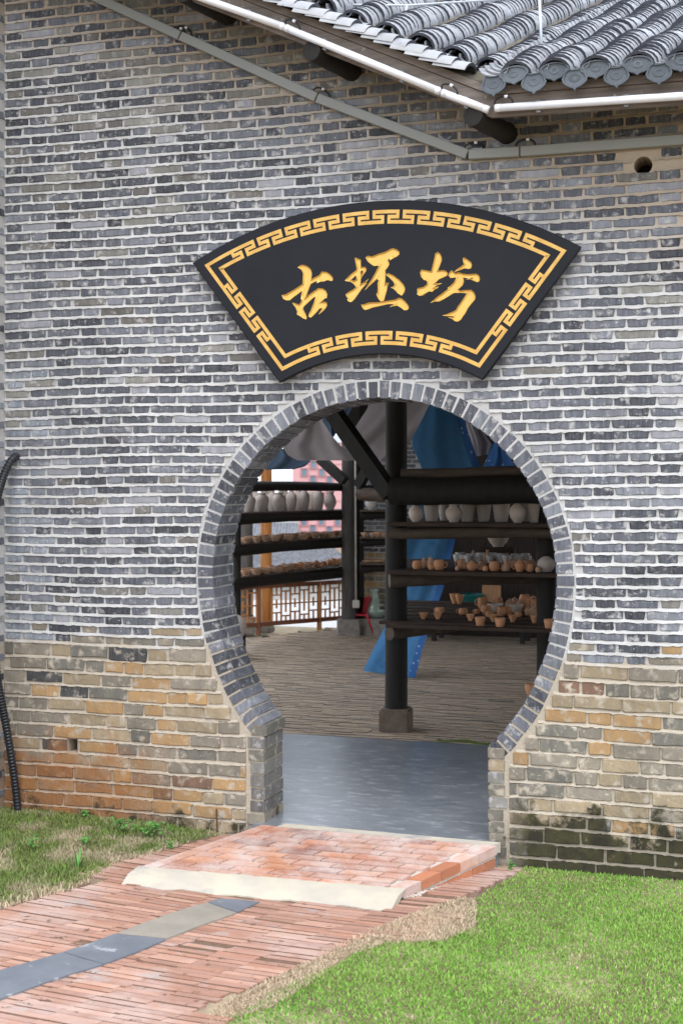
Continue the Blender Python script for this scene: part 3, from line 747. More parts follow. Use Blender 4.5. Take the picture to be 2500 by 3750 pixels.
# pan tiles in the valleys between the cover rows (mostly hidden)
jj = J()
for sgn, i in srow:
    d = (i + .12) * PIT if sgn > 0 else (i + .88) * PIT
    base = K + (ee if sgn > 0 else ve) * d + Vector((0, -.02 if sgn > 0 else .27, H0 + .012 + (0 if sgn > 0 else .075)))
    fr = frame(nrm_e if sgn > 0 else nrm_v)
    for k in range(int((RL - .3) / .085)):
        p = base + rowv * (k * .085 + R(-.01, .01)); v = []
        for y, l in ((0, .02), (.15, 0)):
            for q in range(7):
                a = math.pi * q / 6; v.append(p + fr @ Vector((.085 * math.cos(a), y, l + .04 - .045 * math.sin(a))))
            for q in range(7):
                a = math.pi * q / 6; v.append(p + fr @ Vector((.085 * math.cos(a), y, l + .03 - .045 * math.sin(a))))
        jj.add(v, [(q, q + 1, 14 + q + 1, 14 + q) for q in range(6)] + [(q + 1, q, 7 + q, 8 + q) for q in range(6)], random.choice([0, 0, 1, 2]))
o = tag(jj.obj('pan_tiles', TILE, roof), kind='stuff')
# scalloped end tiles of the eave: wide shields close the cover rows, drop-shaped ones hang from the pans
def shield(wd, h, kind):
    prof = []
    if kind == 'cap':
        top = [(math.cos(a) * wd / 2, .42 * h * math.sin(a) + .0) for a in [math.pi * i / 12 for i in range(13)]]
        low = [(-.47 * wd, -.12 * h), (-.40 * wd, -.2 * h), (-.33 * wd, -.36 * h), (-.22 * wd, -.44 * h), (-.12 * wd, -.48 * h), (0, -.6 * h),
               (.12 * wd, -.48 * h), (.22 * wd, -.44 * h), (.33 * wd, -.36 * h), (.40 * wd, -.2 * h), (.47 * wd, -.12 * h)]
        prof = top + low
    else:
        top = [(.34 * wd, .46 * h), (.15 * wd, .37 * h), (-.15 * wd, .37 * h), (-.34 * wd, .46 * h)]
        low = [(-.44 * wd, .12 * h), (-.5 * wd, -.05 * h), (-.45 * wd, -.22 * h), (-.33 * wd, -.33 * h), (-.2 * wd, -.42 * h), (-.08 * wd, -.46 * h), (0, -.58 * h),
               (.08 * wd, -.46 * h), (.2 * wd, -.42 * h), (.33 * wd, -.33 * h), (.45 * wd, -.22 * h), (.5 * wd, -.05 * h), (.44 * wd, .12 * h)]
        prof = top + low
    n_ = len(prof); v = []; f = []
    for sc, y in ((.55, .006), (.80, .0045), (.86, -.002), (1.0, -.002), (1.0, .014)):
        v += [(x * sc, y, z_ * sc) for x, z_ in prof]
    for a in range(4): f += [(a * n_ + i, (a + 1) * n_ + i, (a + 1) * n_ + (i + 1) % n_, a * n_ + (i + 1) % n_)[::-1] for i in range(n_)]
    f.append(tuple(range(n_))[::-1]); f.append(tuple(4 * n_ + i for i in range(n_)))
    # low moulded rosette in the field
    b = len(v); k_ = 16
    for r, y in ((.20 * h, .0060), (.19 * h, .0046), (.10 * h, .0046), (.09 * h, .0058)): v += [(r * 1.25 * math.cos(2 * math.pi * q / k_), y - .0004, r * math.sin(2 * math.pi * q / k_)) for q in range(k_)]
    for a in range(3): f += [(b + a * k_ + q, b + a * k_ + (q + 1) % k_, b + (a + 1) * k_ + (q + 1) % k_, b + (a + 1) * k_ + q) for q in range(k_)]
    return v, f
tilt = math.radians(-8)
cap_me = mesh('eave_cap_tile', *shield(.166, .106, 'cap'), DRIP); drip_me = mesh('drip_tile', *shield(.140, .128, 'drip'), DRIP)
ez = math.atan2(ee.y, ee.x)
for i in range(int(ELEN / PIT)):
    p = K + ee * ((i + .62) * PIT) + Vector((0, -.05, H0 + .022 + R(-.005, .005)))
    o = obj('eave_cap_tile', cap_me, roof, p, (tilt, R(-.06, .06), ez))
    p = K + ee * ((i + .12) * PIT) + Vector((0, -.056, H0 - .03 + R(-.005, .005)))
    o = obj('drip_tile', drip_me, roof, p, (tilt, R(-.08, .08), ez))
# two courses of tiles laid along the verge
for r_, (yo, zo, ex) in enumerate(((.085, .125, .092), (.27, .165, .09))):
    back = Vector((0, 1, .12)).normalized(); x_ = back; y_ = ve; z_ = x_.cross(y_).normalized()
    if z_.z < 0: x_ = -x_; z_ = x_.cross(y_).normalized()
    fr = Matrix((x_, y_, z_)).transposed()
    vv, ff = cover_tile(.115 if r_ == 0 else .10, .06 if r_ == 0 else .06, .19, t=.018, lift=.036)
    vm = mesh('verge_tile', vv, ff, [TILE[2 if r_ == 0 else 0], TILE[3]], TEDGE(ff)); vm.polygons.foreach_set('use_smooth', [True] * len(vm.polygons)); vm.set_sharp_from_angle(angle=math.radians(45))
    for k in range(int((VLEN - .2) / ex)):
        p = K + ve * (.16 + k * ex + R(-.008, .008)) + Vector((0, yo - .03, zo + R(-.003, .006)))
        o = bpy.data.objects.new('verge_tile', vm); o.matrix_basis = Matrix.Translation(p) @ fr.to_4x4() @ Matrix.Rotation(R(-.04, .04), 4, 'Z'); link(o, roof)
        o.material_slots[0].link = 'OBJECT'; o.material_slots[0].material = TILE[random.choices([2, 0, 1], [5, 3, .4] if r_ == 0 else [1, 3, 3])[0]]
# purlin ends that carry the overhang
for px, py, ex, ey in ((1857, 490, 1735, 432), (1290, 262, 1150, 208), (838, 58, 690, 0)):
    a = onY(px, py, 0.0); ax = math.radians(31) - PHI; dv = Vector((-math.sin(ax), -math.cos(ax), 0))
    e = a + dv * .47
    jj = J(); pts = [a - dv * .25] + [a + dv * .47 * t for t in (0, .33, .66, 1)]
    jj.tube(pts, [.062, .062, .06, .061, .059], 14, wob=.03); o = jj.obj('purlin', WOOD_DARK, roof); smooth_by_angle(o, 50)

# ------------------------------------------------------------------ light tubes on the boards and grey strips on the wall
WHITE_PL = mat('white_tube', (.80, .80, .84), (.78, .78, .82), 3, .3, .0, spec=.5)
GREY_AL = mat('grey_aluminium_strip', (.285, .29, .27), (.27, .275, .255), 3, .45, .0, spec=.5)
BLACKPL = mat('black_plastic', (.012, .012, .014), (.018, .018, .02), 5, .45, .1)
STEEL = mat('zinc_clip', (.22, .22, .22), (.16, .16, .16), 9, .4, .1, metal=.8)
def cable(p, u, parent, s=.05):
    jj = J(); up = Vector((0, -.02, 1)).normalized(); pts = []
    for i in range(15):
        a = math.pi * 1.15 * i / 14 - .2; pts.append(p + u * (math.cos(a) * s) + up * (.015 + math.sin(a) * s * .62) + Vector((0, -.012, 0)))
    jj.tube(pts, .0055, 6); jj.obj('cable', BLACKPL, parent, True)
    jj = J(); jj.tube([pts[6] - u * .008, pts[6] + u * .010], .009, 8); jj.obj('connector', WHITE_PL, parent, True)
def bracket(p, u, parent):
    for dz in (.027, -.027):
        jj = J(); c_ = p + Vector((0, .006, dz)); jj.bar(c_ - u * .012, c_ + u * .012, .006, .014); jj.obj('bracket', STEEL, parent)
tubes = [((765, 2), (1043, 100), 'white light tube high on the barge board'), ((1047, 102), (1612, 336), 'long white light tube midway along the barge board'),
         ((1618, 339), (1788, 403), 'short white light tube on the barge board ending at the roof corner'), ((1812, 396), (2490, 352), 'white light tube along the level eave board')]
for n_, (a, b, lab) in enumerate(tubes):
    p, q = onY(*a, YF - .016), onY(*b, YF - .016); u = (q - p).normalized()
    if n_ == 0: p = p - u * 1.0
    if n_ == 3: q = q + u * .9
    t = empty('light_tube', p, lab, 'light tube', 'light tubes along the roof edge')
    jj = J(); jj.tube([p, q], .0215, 14); jj.obj('tube', WHITE_PL, t, True)
    for e, s in ((p, 1), (q, -1)):
        jj = J(); jj.tube([e - u * .001 * s, e + u * .028 * s], .0222, 14); jj.obj('end_cap', WHITE_PL, t, True)
    L_ = (q - p).length
    for k in range(max(1, int(L_ / .45))): bracket(p + u * (L_ * (k + .5) / max(1, int(L_ / .45))) + Vector((0, .012, 0)), u, t)
    cable(p + u * .05 + Vector((0, 0, .012)), u, t)
YG = -.028
strips = [((372, 0), (661, 132), 'grey light strip highest on the sloping line across the wall'), ((664, 133), (1160, 358), 'long grey light strip in the middle of the sloping line'),
          ((1163, 360), (1711, 566), 'grey light strip running down to the bend on the wall'), ((1716, 567), (1901, 556), 'short grey light strip just right of the bend'),
          ((1905, 556), (2500, 512), 'level grey light strip beneath the eave above the round vent')]
for n_, (a, b, lab) in enumerate(strips):
    p, q = onY(*a, YG), onY(*b, YG); u = (q - p).normalized()
    if n_ == 0: p = p - u * 1.2
    if n_ == 4: q = q + u * .9
    t = empty('light_strip', p, lab, 'light strip', 'grey light strips on the wall')
    jj = J(); jj.bar(p, q, .04, .058, up=Vector((0, 0, 1)))
    o = jj.obj('profile', GREY_AL, t)
    bm = bmesh.new(); bm.from_mesh(o.data); bmesh.ops.bevel(bm, geom=bm.edges[:], offset=.004, segments=1, affect='EDGES'); bm.to_mesh(o.data); bm.free()
    cable(p + u * .03 + Vector((0, .005, .02)) if n_ else q, u, t, .055)
    for k in (.15, .85):
        jj = J(); c_ = p + (q - p) * k + Vector((0, .012, .032)); jj.bar(c_ - u * .03, c_ + u * .03, .004, .018); jj.obj('bracket', STEEL, t)

# lightning conductor rods standing on the roof
ROD = mat('galvanised_rod', (.55, .58, .62), (.46, .48, .5), 12, .4, .05, metal=.4)
for (a, b, rr, lab) in (((1985, 215), (1972, -40), .009, 'pale upright rod set in a blob of mortar on the tiles'), ((1476, 135), (1488, 20), .008, 'thin pale upright rod at the left end of the tiled roof')):
    d_ = 8.25 if a[0] > 1900 else 8.35
    p = at(*a, d_); q = at(*b, d_)
    t = empty('lightning_rod', p, lab, 'rod', None)
    jj = J(); jj.tube([p - Vector((0, 0, .06)), q], rr, 8); jj.obj('rod', ROD, t, True)
    if a[0] > 1900:
        jj = J(); jj.lathe([(.055, -.03), (.05, .012), (.032, .03), (.012, .04)], 9, c=p); o = jj.obj('mortar_blob', mat('rod_mortar', (.62, .5, .36), (.5, .4, .3), 20, .95, .5), t)
jj = J(); p0 = at(1180, 16, 8.36); p1 = at(1488, 20, 8.36); p2 = at(1760, 2, 8.6); jj.tube([p0, p1, p2, p2 + (p2 - p1) * .8], .007, 8)
o = jj.obj('conductor_wire', ROD, None, True); tag(o, 'thin pale conductor wire stretched along the roof tiles', 'wire')
# ------------------------------------------------------------------ floors inside the gate
def scuffs(N, L, geo, noi, mix, ramp, col):
    mp = N.new('ShaderNodeMapping'); mp.inputs['Scale'].default_value = (1.1, 2.4, 1); L.new(geo.outputs['Position'], mp.inputs[0])
    a = noi(6.0, 6, .62, mp.outputs[0]).outputs[0]
    col = mix(ramp(a, .54, .62), col, (.33, .345, .36))
    return mix(ramp(noi(1.3, 4, .6, geo.outputs['Position']).outputs[0], .5, .75), col, (.13, .15, .175))
SLAB = mat('polished_cement', (.175, .19, .21), (.23, .245, .265), 3.5, .28, .10, (1, 2.5, 1), extra=scuffs, spec=.5, bscale=30)
FBR = [mat('floor_brick', (.54, .41, .285), (.43, .33, .235), 8, .9, .4, (1, 3, 1), var=.10),
       mat('floor_brick_grey', (.43, .345, .26), (.34, .275, .21), 8, .9, .4, (1, 3, 1), var=.10),
       mat('floor_brick_tan', (.55, .42, .30), (.46, .35, .25), 8, .9, .4, (1, 3, 1), var=.10)]
YB = 2.91
j = J(); j.box((-5.2, WT + .012, -.30), (9.5, YB, 0)); j.box((JL - .06, -.05, -.30), (JR + .06, WT + .010, -.0005)); o = j.obj('cement_floor', SLAB); tag(o, 'smooth dark cement floor just inside the gate', kind='structure')
floor = empty('brick_floor', (1, 3.2, -.03), 'floor of bricks set on edge inside the building'); tag(floor, kind='structure')
# outline of the terrace edge, far left to far right (photo pixels on the floor level)
E1, E2 = onZ(930, 2335, 0), onZ(1300, 2292, 0)
def beyond(x, y): return (E2.x - E1.x) * (y - E1.y) - (E2.y - E1.y) * (x - E1.x) > 0
j = J(); te = (E2 - E1).normalized(); A_, B_ = E1 - te * 4, E2 + te * 6
v = [(A_.x, YB, 0), (9.5, YB, 0), (9.5, B_.y, 0), (B_.x, B_.y, 0), (A_.x, A_.y, 0)]
v = [(x, y, -.012) for x, y, _ in v]; b_ = [(x, y, -.6) for x, y, _ in v]
j.add(v + b_, [(0, 1, 2, 3, 4)] + [(i + 5, (i + 1) % 5 + 5, (i + 1) % 5, i) for i in range(5)])
j.obj('joint_bed', mat('floor_joint', (.06, .05, .042), (.045, .038, .032), 9, .95, .3), floor)
cells = []
x = -6.2; col_ = 0
while x < 4.2:
    y = YB + .01; n_ = 0
    while y < 12.5:
        wd = .05
        if not beyond(x + .12, y): cells.append((x + random.Random(int(y * 20 + .5)).random() * .247 - .12, y, wd - .010, random.choices([0, 1, 2], [4, 3, 2])[0], R(-.004, .002)))
        y += wd
    x += .247
fv = lambda w_, d_: ([(-w_ / 2, -d_ / 2, 0), (w_ / 2, -d_ / 2, 0), (w_ / 2, d_ / 2, 0), (-w_ / 2, d_ / 2, 0)] + [(-w_ / 2 - .003, -d_ / 2 - .003, -.02), (w_ / 2 + .003, -d_ / 2 - .003, -.02), (w_ / 2 + .003, d_ / 2 + .003, -.02), (-w_ / 2 - .003, d_ / 2 + .003, -.02)],
                        [(0, 1, 2, 3), (0, 4, 5, 1), (1, 5, 6, 2), (2, 6, 7, 3), (3, 7, 4, 0)])
fb_v, fb_f = fv(.246, .040); FSOIL = mat('floor_brick_side', (.05, .042, .034), (.07, .058, .046), 20, .95, .3)
fb_me = mesh('floor_brick', fb_v, fb_f, [FBR[0], FSOIL], [0, 1, 1, 1, 1])
def fkey(c):
    px, py, d = proj((c[0] + .12, c[1], 0)); vis = 950 < px < 1960 and py > 2350 and (px > 1040 or py < 2600)
    return (0 if vis else 50) + d
cells.sort(key=fkey); jj = J()
for i, (x, y, d_, mi, dz) in enumerate(cells):
    if i < 300:
        o = obj('floor_brick', fb_me, floor, (x + .12, y + .026, dz), (R(-.02, .02), R(-.006, .006), R(-.01, .01)))
        o.material_slots[0].link = 'OBJECT'; o.material_slots[0].material = FBR[mi]
    else:
        v, f = fv(.246, d_); jj.add([(p[0] + x + .12, p[1] + y + d_ / 2, p[2] + dz) for p in v], f, mi); jj.m[-4:] = [3] * 4
tag(jj.obj('floor_bricks_beyond', FBR + [FSOIL], floor), kind='stuff')
MOSS = mat('moss', (.085, .13, .015), (.13, .17, .03), 20, .95, .8)
a, b = onZ(1600, 2708, .003), onZ(1790, 2722, .003)
j = J(); pts = []
for i in range(13):
    t = i / 12; pts.append((a.x + (b.x - a.x) * t, a.y + (b.y - a.y) * t - .045 - .03 * math.sin(t * 9)))
top = [(x, y + .09 + .02 * math.sin(x * 20)) for x, y in pts][::-1]; ring = pts + top
j.add([(x, y, .004) for x, y in ring] + [(x, y, -.004) for x, y in ring], [tuple(range(26))] + [(i + 26, (i + 1) % 26 + 26, (i + 1) % 26, i) for i in range(26)])
tag(j.obj('moss_patch', MOSS), 'strip of green moss along the floor joint inside the gate', 'moss', kind='stuff')

# ------------------------------------------------------------------ brick ramp up to the gate
def film(N, L, geo, noi, mix, ramp, col):
    return mix(ramp(noi(3.2, 6, .7, geo.outputs['Position']).outputs[0], .38, .68), col, (.60, .50, .455))
RB = [mat('ramp_brick_red', (.47, .21, .13), (.40, .185, .125), 7, .85, .3, var=.15, extra=film),
      mat('ramp_brick_orange', (.53, .25, .14), (.46, .21, .125), 7, .85, .3, var=.15, extra=film),
      mat('ramp_brick_plum', (.28, .15, .125), (.36, .19, .15), 7, .85, .3, var=.15, extra=film)]
RBE = [mat('ramp_edge_red', (.46, .18, .09), (.38, .16, .09), 7, .85, .3, var=.15, speck=(.5, .42, .36), sscale=20, sth=.64)]
RM = mat('ramp_mortar', (.60, .54, .47), (.52, .46, .40), 8, .95, .4, bscale=60)
LIP = mat('cream_mortar', (.58, .52, .40), (.46, .42, .36), 4, .92, .4, c3=(.33, .32, .32), c3scale=3, c3th=.6)
rTL, rTR = onZ(968, 3022, .004), onZ(1812, 3098, .004)
rFL, rFR = onG(505, 3212), onG(1462, 3292); rFL.z += .045; rFR.z += .045
def ramp_pt(u, v, dz=0):
    p = (rTL * (1 - u) + rTR * u) * (1 - v) + (rFL * (1 - u) + rFR * u) * v
    return Vector((p.x, p.y, p.z + dz))
ramp_ = empty('brick_ramp', (rFL + rFR) / 2 - Vector((0, 0, .05)), 'red brick ramp with cream mortar lip leading up to the gate', 'ramp')
j = J(); n_ = 8
tp = [ramp_pt(u, v, -.006) for v in (0, 1) for u in (0, 1)]; bt = [Vector((p.x, p.y, -.3)) for p in tp]
j.add(tp + bt, [(0, 2, 3, 1), (0, 4, 6, 2), (1, 3, 7, 5), (2, 6, 7, 3), (0, 1, 5, 4)]); j.obj('mortar_bed', RM, ramp_)
# threshold strip of cream mortar
a, b = onY(1005, 3000, -.0), onY(1790, 3080, -.0)
j = J(); q = [ramp_pt(.06, -.075, .004), ramp_pt(.985, -.10, .004), ramp_pt(.985, 0.0, .006), ramp_pt(.06, 0.0, .006)]
q[0].z = q[1].z = .008; q[2].z = q[3].z = .006
j.add(q + [Vector((p.x, p.y, -.05)) for p in q], [(0, 3, 2, 1), (3, 7, 6, 2), (2, 6, 5, 1), (0, 4, 7, 3)]); j.obj('threshold_strip', LIP, ramp_)
def ramp_brick(u0, u1, v0, v1, m_, dz=.002):
    g = .0; q = [ramp_pt(u0, v0, dz), ramp_pt(u1, v0, dz), ramp_pt(u1, v1, dz), ramp_pt(u0, v1, dz)]
    c_ = sum(q, Vector()) / 4; lo = [c_ + (p - c_) * 1.005 - Vector((0, 0, .012)) for p in q]
    obj('ramp_brick', mesh('ramp_brick', q + lo, [(0, 3, 2, 1), (0, 1, 5, 4), (1, 2, 6, 5), (2, 3, 7, 6), (3, 0, 4, 7)], m_), ramp_)
NR = 10; eu = .052
for k in range(NR):
    v0, v1 = k / NR + .012, (k + 1) / NR - .016
    u = eu + .01 - (.0 if k % 2 else .07) ; bw = .155
    while u < 1 - eu - .01:
        a, b = max(u, eu + .006), min(u + bw, 1 - eu - .008)
        if b - a > .02: ramp_brick(a, b - .008, v0 + R(-.004, .004), v1 + R(-.004, .004), random.choices(RB, [4, 3, .7])[0], R(.002, .005))
        u += bw
for side in (0, 1):
    k = 0; v0 = 0.0
    while v0 < .99:
        v1 = min(1, v0 + .20)
        u0, u1 = (.0, eu) if side == 0 else (1 - eu, 1.0)
        q0 = [ramp_pt(u0, v0 + .006, .003), ramp_pt(u1, v0 + .006, .003), ramp_pt(u1, v1 - .006, .003), ramp_pt(u0, v1 - .006, .003)]
        lo = [p - Vector((0, 0, .052)) for p in q0]
        if side == 0: off = Vector((-.012, 0, 0))
        else: off = Vector((.012, 0, 0))
        for i_ in ((0, 3) if side == 0 else (1, 2)): q0[i_] = q0[i_] + off; lo[i_] = lo[i_] + off
        obj('edge_brick', mesh('edge_brick', q0 + lo, [(0, 3, 2, 1), (4, 5, 6, 7), (0, 1, 5, 4), (1, 2, 6, 5), (2, 3, 7, 6), (3, 0, 4, 7)], random.choice([RBE[0], RB[0], RB[1], RB[0]])), ramp_)
        v0 = v1
# second course under the right edge, seen in the side of the ramp
for k in range(5):
    v0, v1 = .02 + k * .13, .13 + k * .13
    p, q = ramp_pt(1, v0, -.068), ramp_pt(1, v1, -.068); g0, g1 = gz(p.x) - .02, gz(q.x) - .02
    z0, z1 = p.z - .05, q.z - .05
    if min(z0 - g0, z1 - g1) < -.02: break
    a, b = Vector((.010, 0, 0)), Vector((-.05, 0, 0))
    vv = [p + b, p + a, q + a, q + b] + [Vector((t.x, t.y, z)) for t, z in ((p + b, z0), (p + a, z0), (q + a, z1), (q + b, z1))]
    obj('edge_brick', mesh('edge_brick', vv, [(0, 3, 2, 1), (0, 1, 5, 4), (1, 2, 6, 5), (2, 3, 7, 6), (3, 0, 4, 7)], RBE[0]), ramp_)
# rough cream lip at the foot
j = J(); n_ = 40; tpv, mid, btv, bk = [], [], [], []
for i in range(n_ + 1):
    u = -.015 + 1.03 * i / n_; p = ramp_pt(u, 1.0, .006); p0 = onG(445 + (1432 - 445) * i / n_, 3247 + (3343 - 3247) * i / n_ - 6 * math.sin(i * .8) * (R(.3, 1)))
    tpv.append(ramp_pt(u, .985 - R(0, .02), .007)); mid.append(p * .55 + p0 * .45 + Vector((0, 0, .016 + R(-.004, .004)))); p0.z = gz(p0.x) + .012; btv.append(p0); bk.append(p0 - Vector((0, 0, .05)))
allv = tpv + mid + btv + bk; m1 = n_ + 1
j.add(allv, [(r * m1 + i, (r + 1) * m1 + i, (r + 1) * m1 + i + 1, r * m1 + i + 1) for r in range(3) for i in range(n_)])
e = [0, m1, 2 * m1, 3 * m1]; j.f += [(0, 3 * m1, 2 * m1, m1), (n_, m1 + n_, 2 * m1 + n_, 3 * m1 + n_)]; j.m += [0, 0]
o = j.obj('mortar_lip', LIP, ramp_); smooth_by_angle(o, 50)
# crumbled mortar along the right foot
j = J()
for i in range(160):
    v_ = R(.02, 1.0); p = ramp_pt(1.0, v_); p = Vector((p.x + R(.0, .06) * R(.3, 1), p.y, gz(p.x) + .004)); s_ = R(.004, .014)
    pts = [p + Vector((R(-1, 1), R(-1, 1), 0)) * s_ for _ in range(4)]
    j.lathe([(s_, 0), (s_ * .8, s_ * .5), (.001, s_ * .7)], 6, c=p)
tag(j.obj('mortar_crumbs', RM, ramp_), kind='stuff')

# ------------------------------------------------------------------ path of red bricks on edge with a slate strip
def dust(N, L, geo, noi, mix, ramp, col):
    col = mix(ramp(noi(1.2, 5, .65, geo.outputs['Position']).outputs[0], .48, .75), col, (.56, .46, .42))
    col = mix(ramp(noi(3.5, 5, .7, geo.outputs['Position']).outputs[0], .58, .72), col, (.40, .35, .33))
    return mix(ramp(noi(16, 4, .6, geo.outputs['Position']).outputs[0], .62, .70), col, (.12, .075, .045))
PB = [mat('path_brick_red', (.42, .235, .17), (.36, .20, .15), 9, .9, .4, (1, 3, 1), var=.13, extra=dust),
      mat('path_brick_pink', (.49, .285, .21), (.42, .245, .18), 9, .9, .4, (1, 3, 1), var=.13, extra=dust),
      mat('path_brick_brown', (.37, .19, .13), (.42, .22, .15), 9, .9, .4, (1, 3, 1), var=.13, extra=dust)]
path = empty('brick_path', (onG(700, 3500)), 'red brick-on-edge path with a slate strip leading to the ramp'); tag(path, kind='structure')
sA, sB = onG(30, 3615), onG(905, 3320)                                    # middle of the slate strip
pd = (sB - sA); pd.z = 0; pd.normalize()                                  # path direction
ex_ = Vector((1, .0, 0))                                                   # bricks lie parallel to the wall
def path_pt(c, t, z=0.0):                                                 # c across (along X), t along the path
    x = sA.x + pd.x * t + c; y = sA.y + pd.y * t; return Vector((x, y, gz(x) + z))
gleft = [(-700, 3560), (0, 3318), (250, 3262), (470, 3150), (720, 3080), (900, 3045)]           # lawn edge, left
glx = [onG(a, b) for a, b in gleft]
LAWN_R = [(740, 3830), (850, 3735), (985, 3652), (1110, 3592), (1222, 3545), (1350, 3462), (1430, 3452), (1560, 3455), (1640, 3440), (1720, 3395), (1700, 3330), (1790, 3260), (1880, 3215), (1935, 3165)]
grx = [onG(a, b) for a, b in LAWN_R]
def inpoly(x, y, poly):
    c_ = False; n_ = len(poly); k = n_ - 1
    for i in range(n_):
        if (poly[i].y > y) != (poly[k].y > y) and x < (poly[k].x - poly[i].x) * (y - poly[i].y) / (poly[k].y - poly[i].y) + poly[i].x: c_ = not c_
        k = i
    return c_
lawnL = glx + [Vector((-.78, -.02, 0)), Vector((XL, -.02, 0)), Vector((XL - 2.0, -3.5, 0))]
lawnR = grx + [Vector((1.3, -.02, 0)), Vector((5.5, -.02, 0)), Vector((5.5, -5.0, 0)), Vector((1.4, -5.2, 0))]
rampP = [rTL, rTR, rFR, rFL]
corners = [onG(445, 3247), onG(1432, 3343)]
rampF = [Vector((-.6, 0, 0)), Vector((1.0, 0, 0)), rTR, corners[1], corners[0], rTL]
bed = J(); xs2 = [-4.4 + .25 * i for i in range(27)]; ys2 = [-6.5 + .5 * i for i in range(14)]
bed.add([(x, min(y, -.03), gz(x) + .004) for y in ys2 for x in xs2], [(r * 27 + c_, r * 27 + c_ + 1, (r + 1) * 27 + c_ + 1, (r + 1) * 27 + c_) for r in range(13) for c_ in range(26)])
bed.obj('sand_bed', mat('path_joint_soil', (.14, .09, .06), (.20, .135, .095), 12, .95, .4, c3=(.38, .3, .2), c3scale=1.5, c3th=.5), path)
PBW, PBT = .21, .045
def g7(x, y): return onG(x * .797, 3000 + y * .797)
STRIP = [([(-330, 822), (-150, 766), (30, 708), (160, 672), (290, 632), (380, 662), (475, 688), (350, 726), (240, 762), (80, 822), (-120, 890), (-330, 974)], 0),
         ([(294, 630), (410, 592), (530, 547), (650, 558), (764, 572), (640, 626), (560, 656), (479, 686)], 0),
         ([(534, 544), (660, 497), (790, 450), (870, 424), (950, 402), (1020, 425), (1085, 447), (1000, 480), (910, 511), (840, 543), (768, 569)], 1),
         ([(954, 400), (1010, 382), (1100, 388), (1195, 398), (1140, 423), (1089, 445), (1020, 422)], 0)]
strip_polys = [[g7(x, y) for x, y in pts] for pts, _ in STRIP]
pcs = []
t = -3.2; ri = 0
while t < 3.4:
    ri += 1; c0 = -3.4 + R(0, .035)
    while c0 < 3.2:
        wd = PBW; cc = c0 + wd / 2; p = path_pt(cc, t); c0 += wd + .0004
        a_, b_ = path_pt(cc - wd * .45, t), path_pt(cc + wd * .45, t)
        if any(inpoly(a_.x, a_.y, q) and inpoly(b_.x, b_.y, q) for q in strip_polys): continue
        if inpoly(a_.x, a_.y, lawnR) or inpoly(b_.x, b_.y, lawnR): continue
        if R(0, 1) < .012: continue
        if p.y < -.04 and not inpoly(p.x, p.y, lawnL) and not inpoly(p.x, p.y, lawnR) and not inpoly(p.x, p.y, rampF) and -4.2 < p.x < 2.6 and p.y > -6:
            pcs.append((cc, t + R(-.006, .006), random.choices([0, 1, 2], [5, 3.0, 1.6])[0], R(-.004, .001), wd / PBW))
    t += PBT / pd.y
sl = math.atan2(0, 1); w2, t2 = PBW / 2, (PBT - .006) / 2
sk = pd.x / pd.y
pbv = [(-w2 - t2 * sk, -t2, 0), (w2 - t2 * sk, -t2, 0), (w2 + t2 * sk, t2, 0), (-w2 + t2 * sk, t2, 0)]
pbv = [(x, y, 0) for x, y, _ in pbv] + [(x * 1.012, y * 1.15, -.02) for x, y, _ in pbv]
pbf = [(0, 1, 2, 3), (0, 4, 5, 1), (1, 5, 6, 2), (2, 6, 7, 3), (3, 7, 4, 0)]
PSOIL = mat('path_brick_side', (.19, .115, .08), (.25, .15, .105), 20, .95, .3)
pb_me = mesh('path_brick', pbv, pbf, [PB[0], PSOIL], [0, 1, 0, 0, 0])
def pk(c_):
    px, py, d = proj(path_pt(c_[0], c_[1])); return d + (0 if (0 < px < 2500 and py < 3750) else 50)
pcs.sort(key=pk); jj = J()
for i, (c_, t, mi, dz, wsc) in enumerate(pcs):
    p = path_pt(c_, t, .016 + dz); slp = (gz(p.x + .1) - gz(p.x - .1)) / .2
    if i < 300:
        o = obj('path_brick', pb_me, path, p, (R(-.03, .03), -math.atan(slp) + R(-.003, .003), R(-.003, .003)), (wsc, 1, 1))
        o.material_slots[0].link = 'OBJECT'; o.material_slots[0].material = PB[mi]
    else: jj.add([(q[0] * wsc + p.x, q[1] + p.y, q[2] + p.z + q[0] * wsc * slp) for q in pbv], pbf, mi); jj.m[-4] = 3
tag(jj.obj('path_bricks_beyond', PB + [PSOIL], path), kind='stuff')
SLATE = [mat('blue_slate', (.19, .205, .23), (.14, .153, .178), 4, .55, .2, (1, 1, 1), speck=(.34, .35, .36), sscale=9, sth=.64, spec=.5),
         mat('cement_patch', (.33, .295, .245), (.26, .235, .195), 6, .85, .4, bscale=40)]
for (pts, mi), poly in zip(STRIP, strip_polys):
    jj = J(); tp_ = [Vector((p.x + R(-.004, .004), p.y + R(-.004, .004), gz(p.x) + .0225)) for p in poly]; lo_ = [p - Vector((0, 0, .03)) for p in tp_]; n_ = len(tp_)
    tri = tessellate_polygon([tp_]); fs = []
    for q in tri:
        a_, b_, c_ = (tp_[k] for k in q); fs.append(tuple(q) if (b_ - a_).cross(c_ - a_).z > 0 else tuple(reversed(q)))
    jj.add(tp_ + lo_, fs + [(k, (k + 1) % n_, n_ + (k + 1) % n_, n_ + k) for k in range(n_)])
    jj.obj('slate_slab' if mi == 0 else 'cement_infill', SLATE[mi], path)

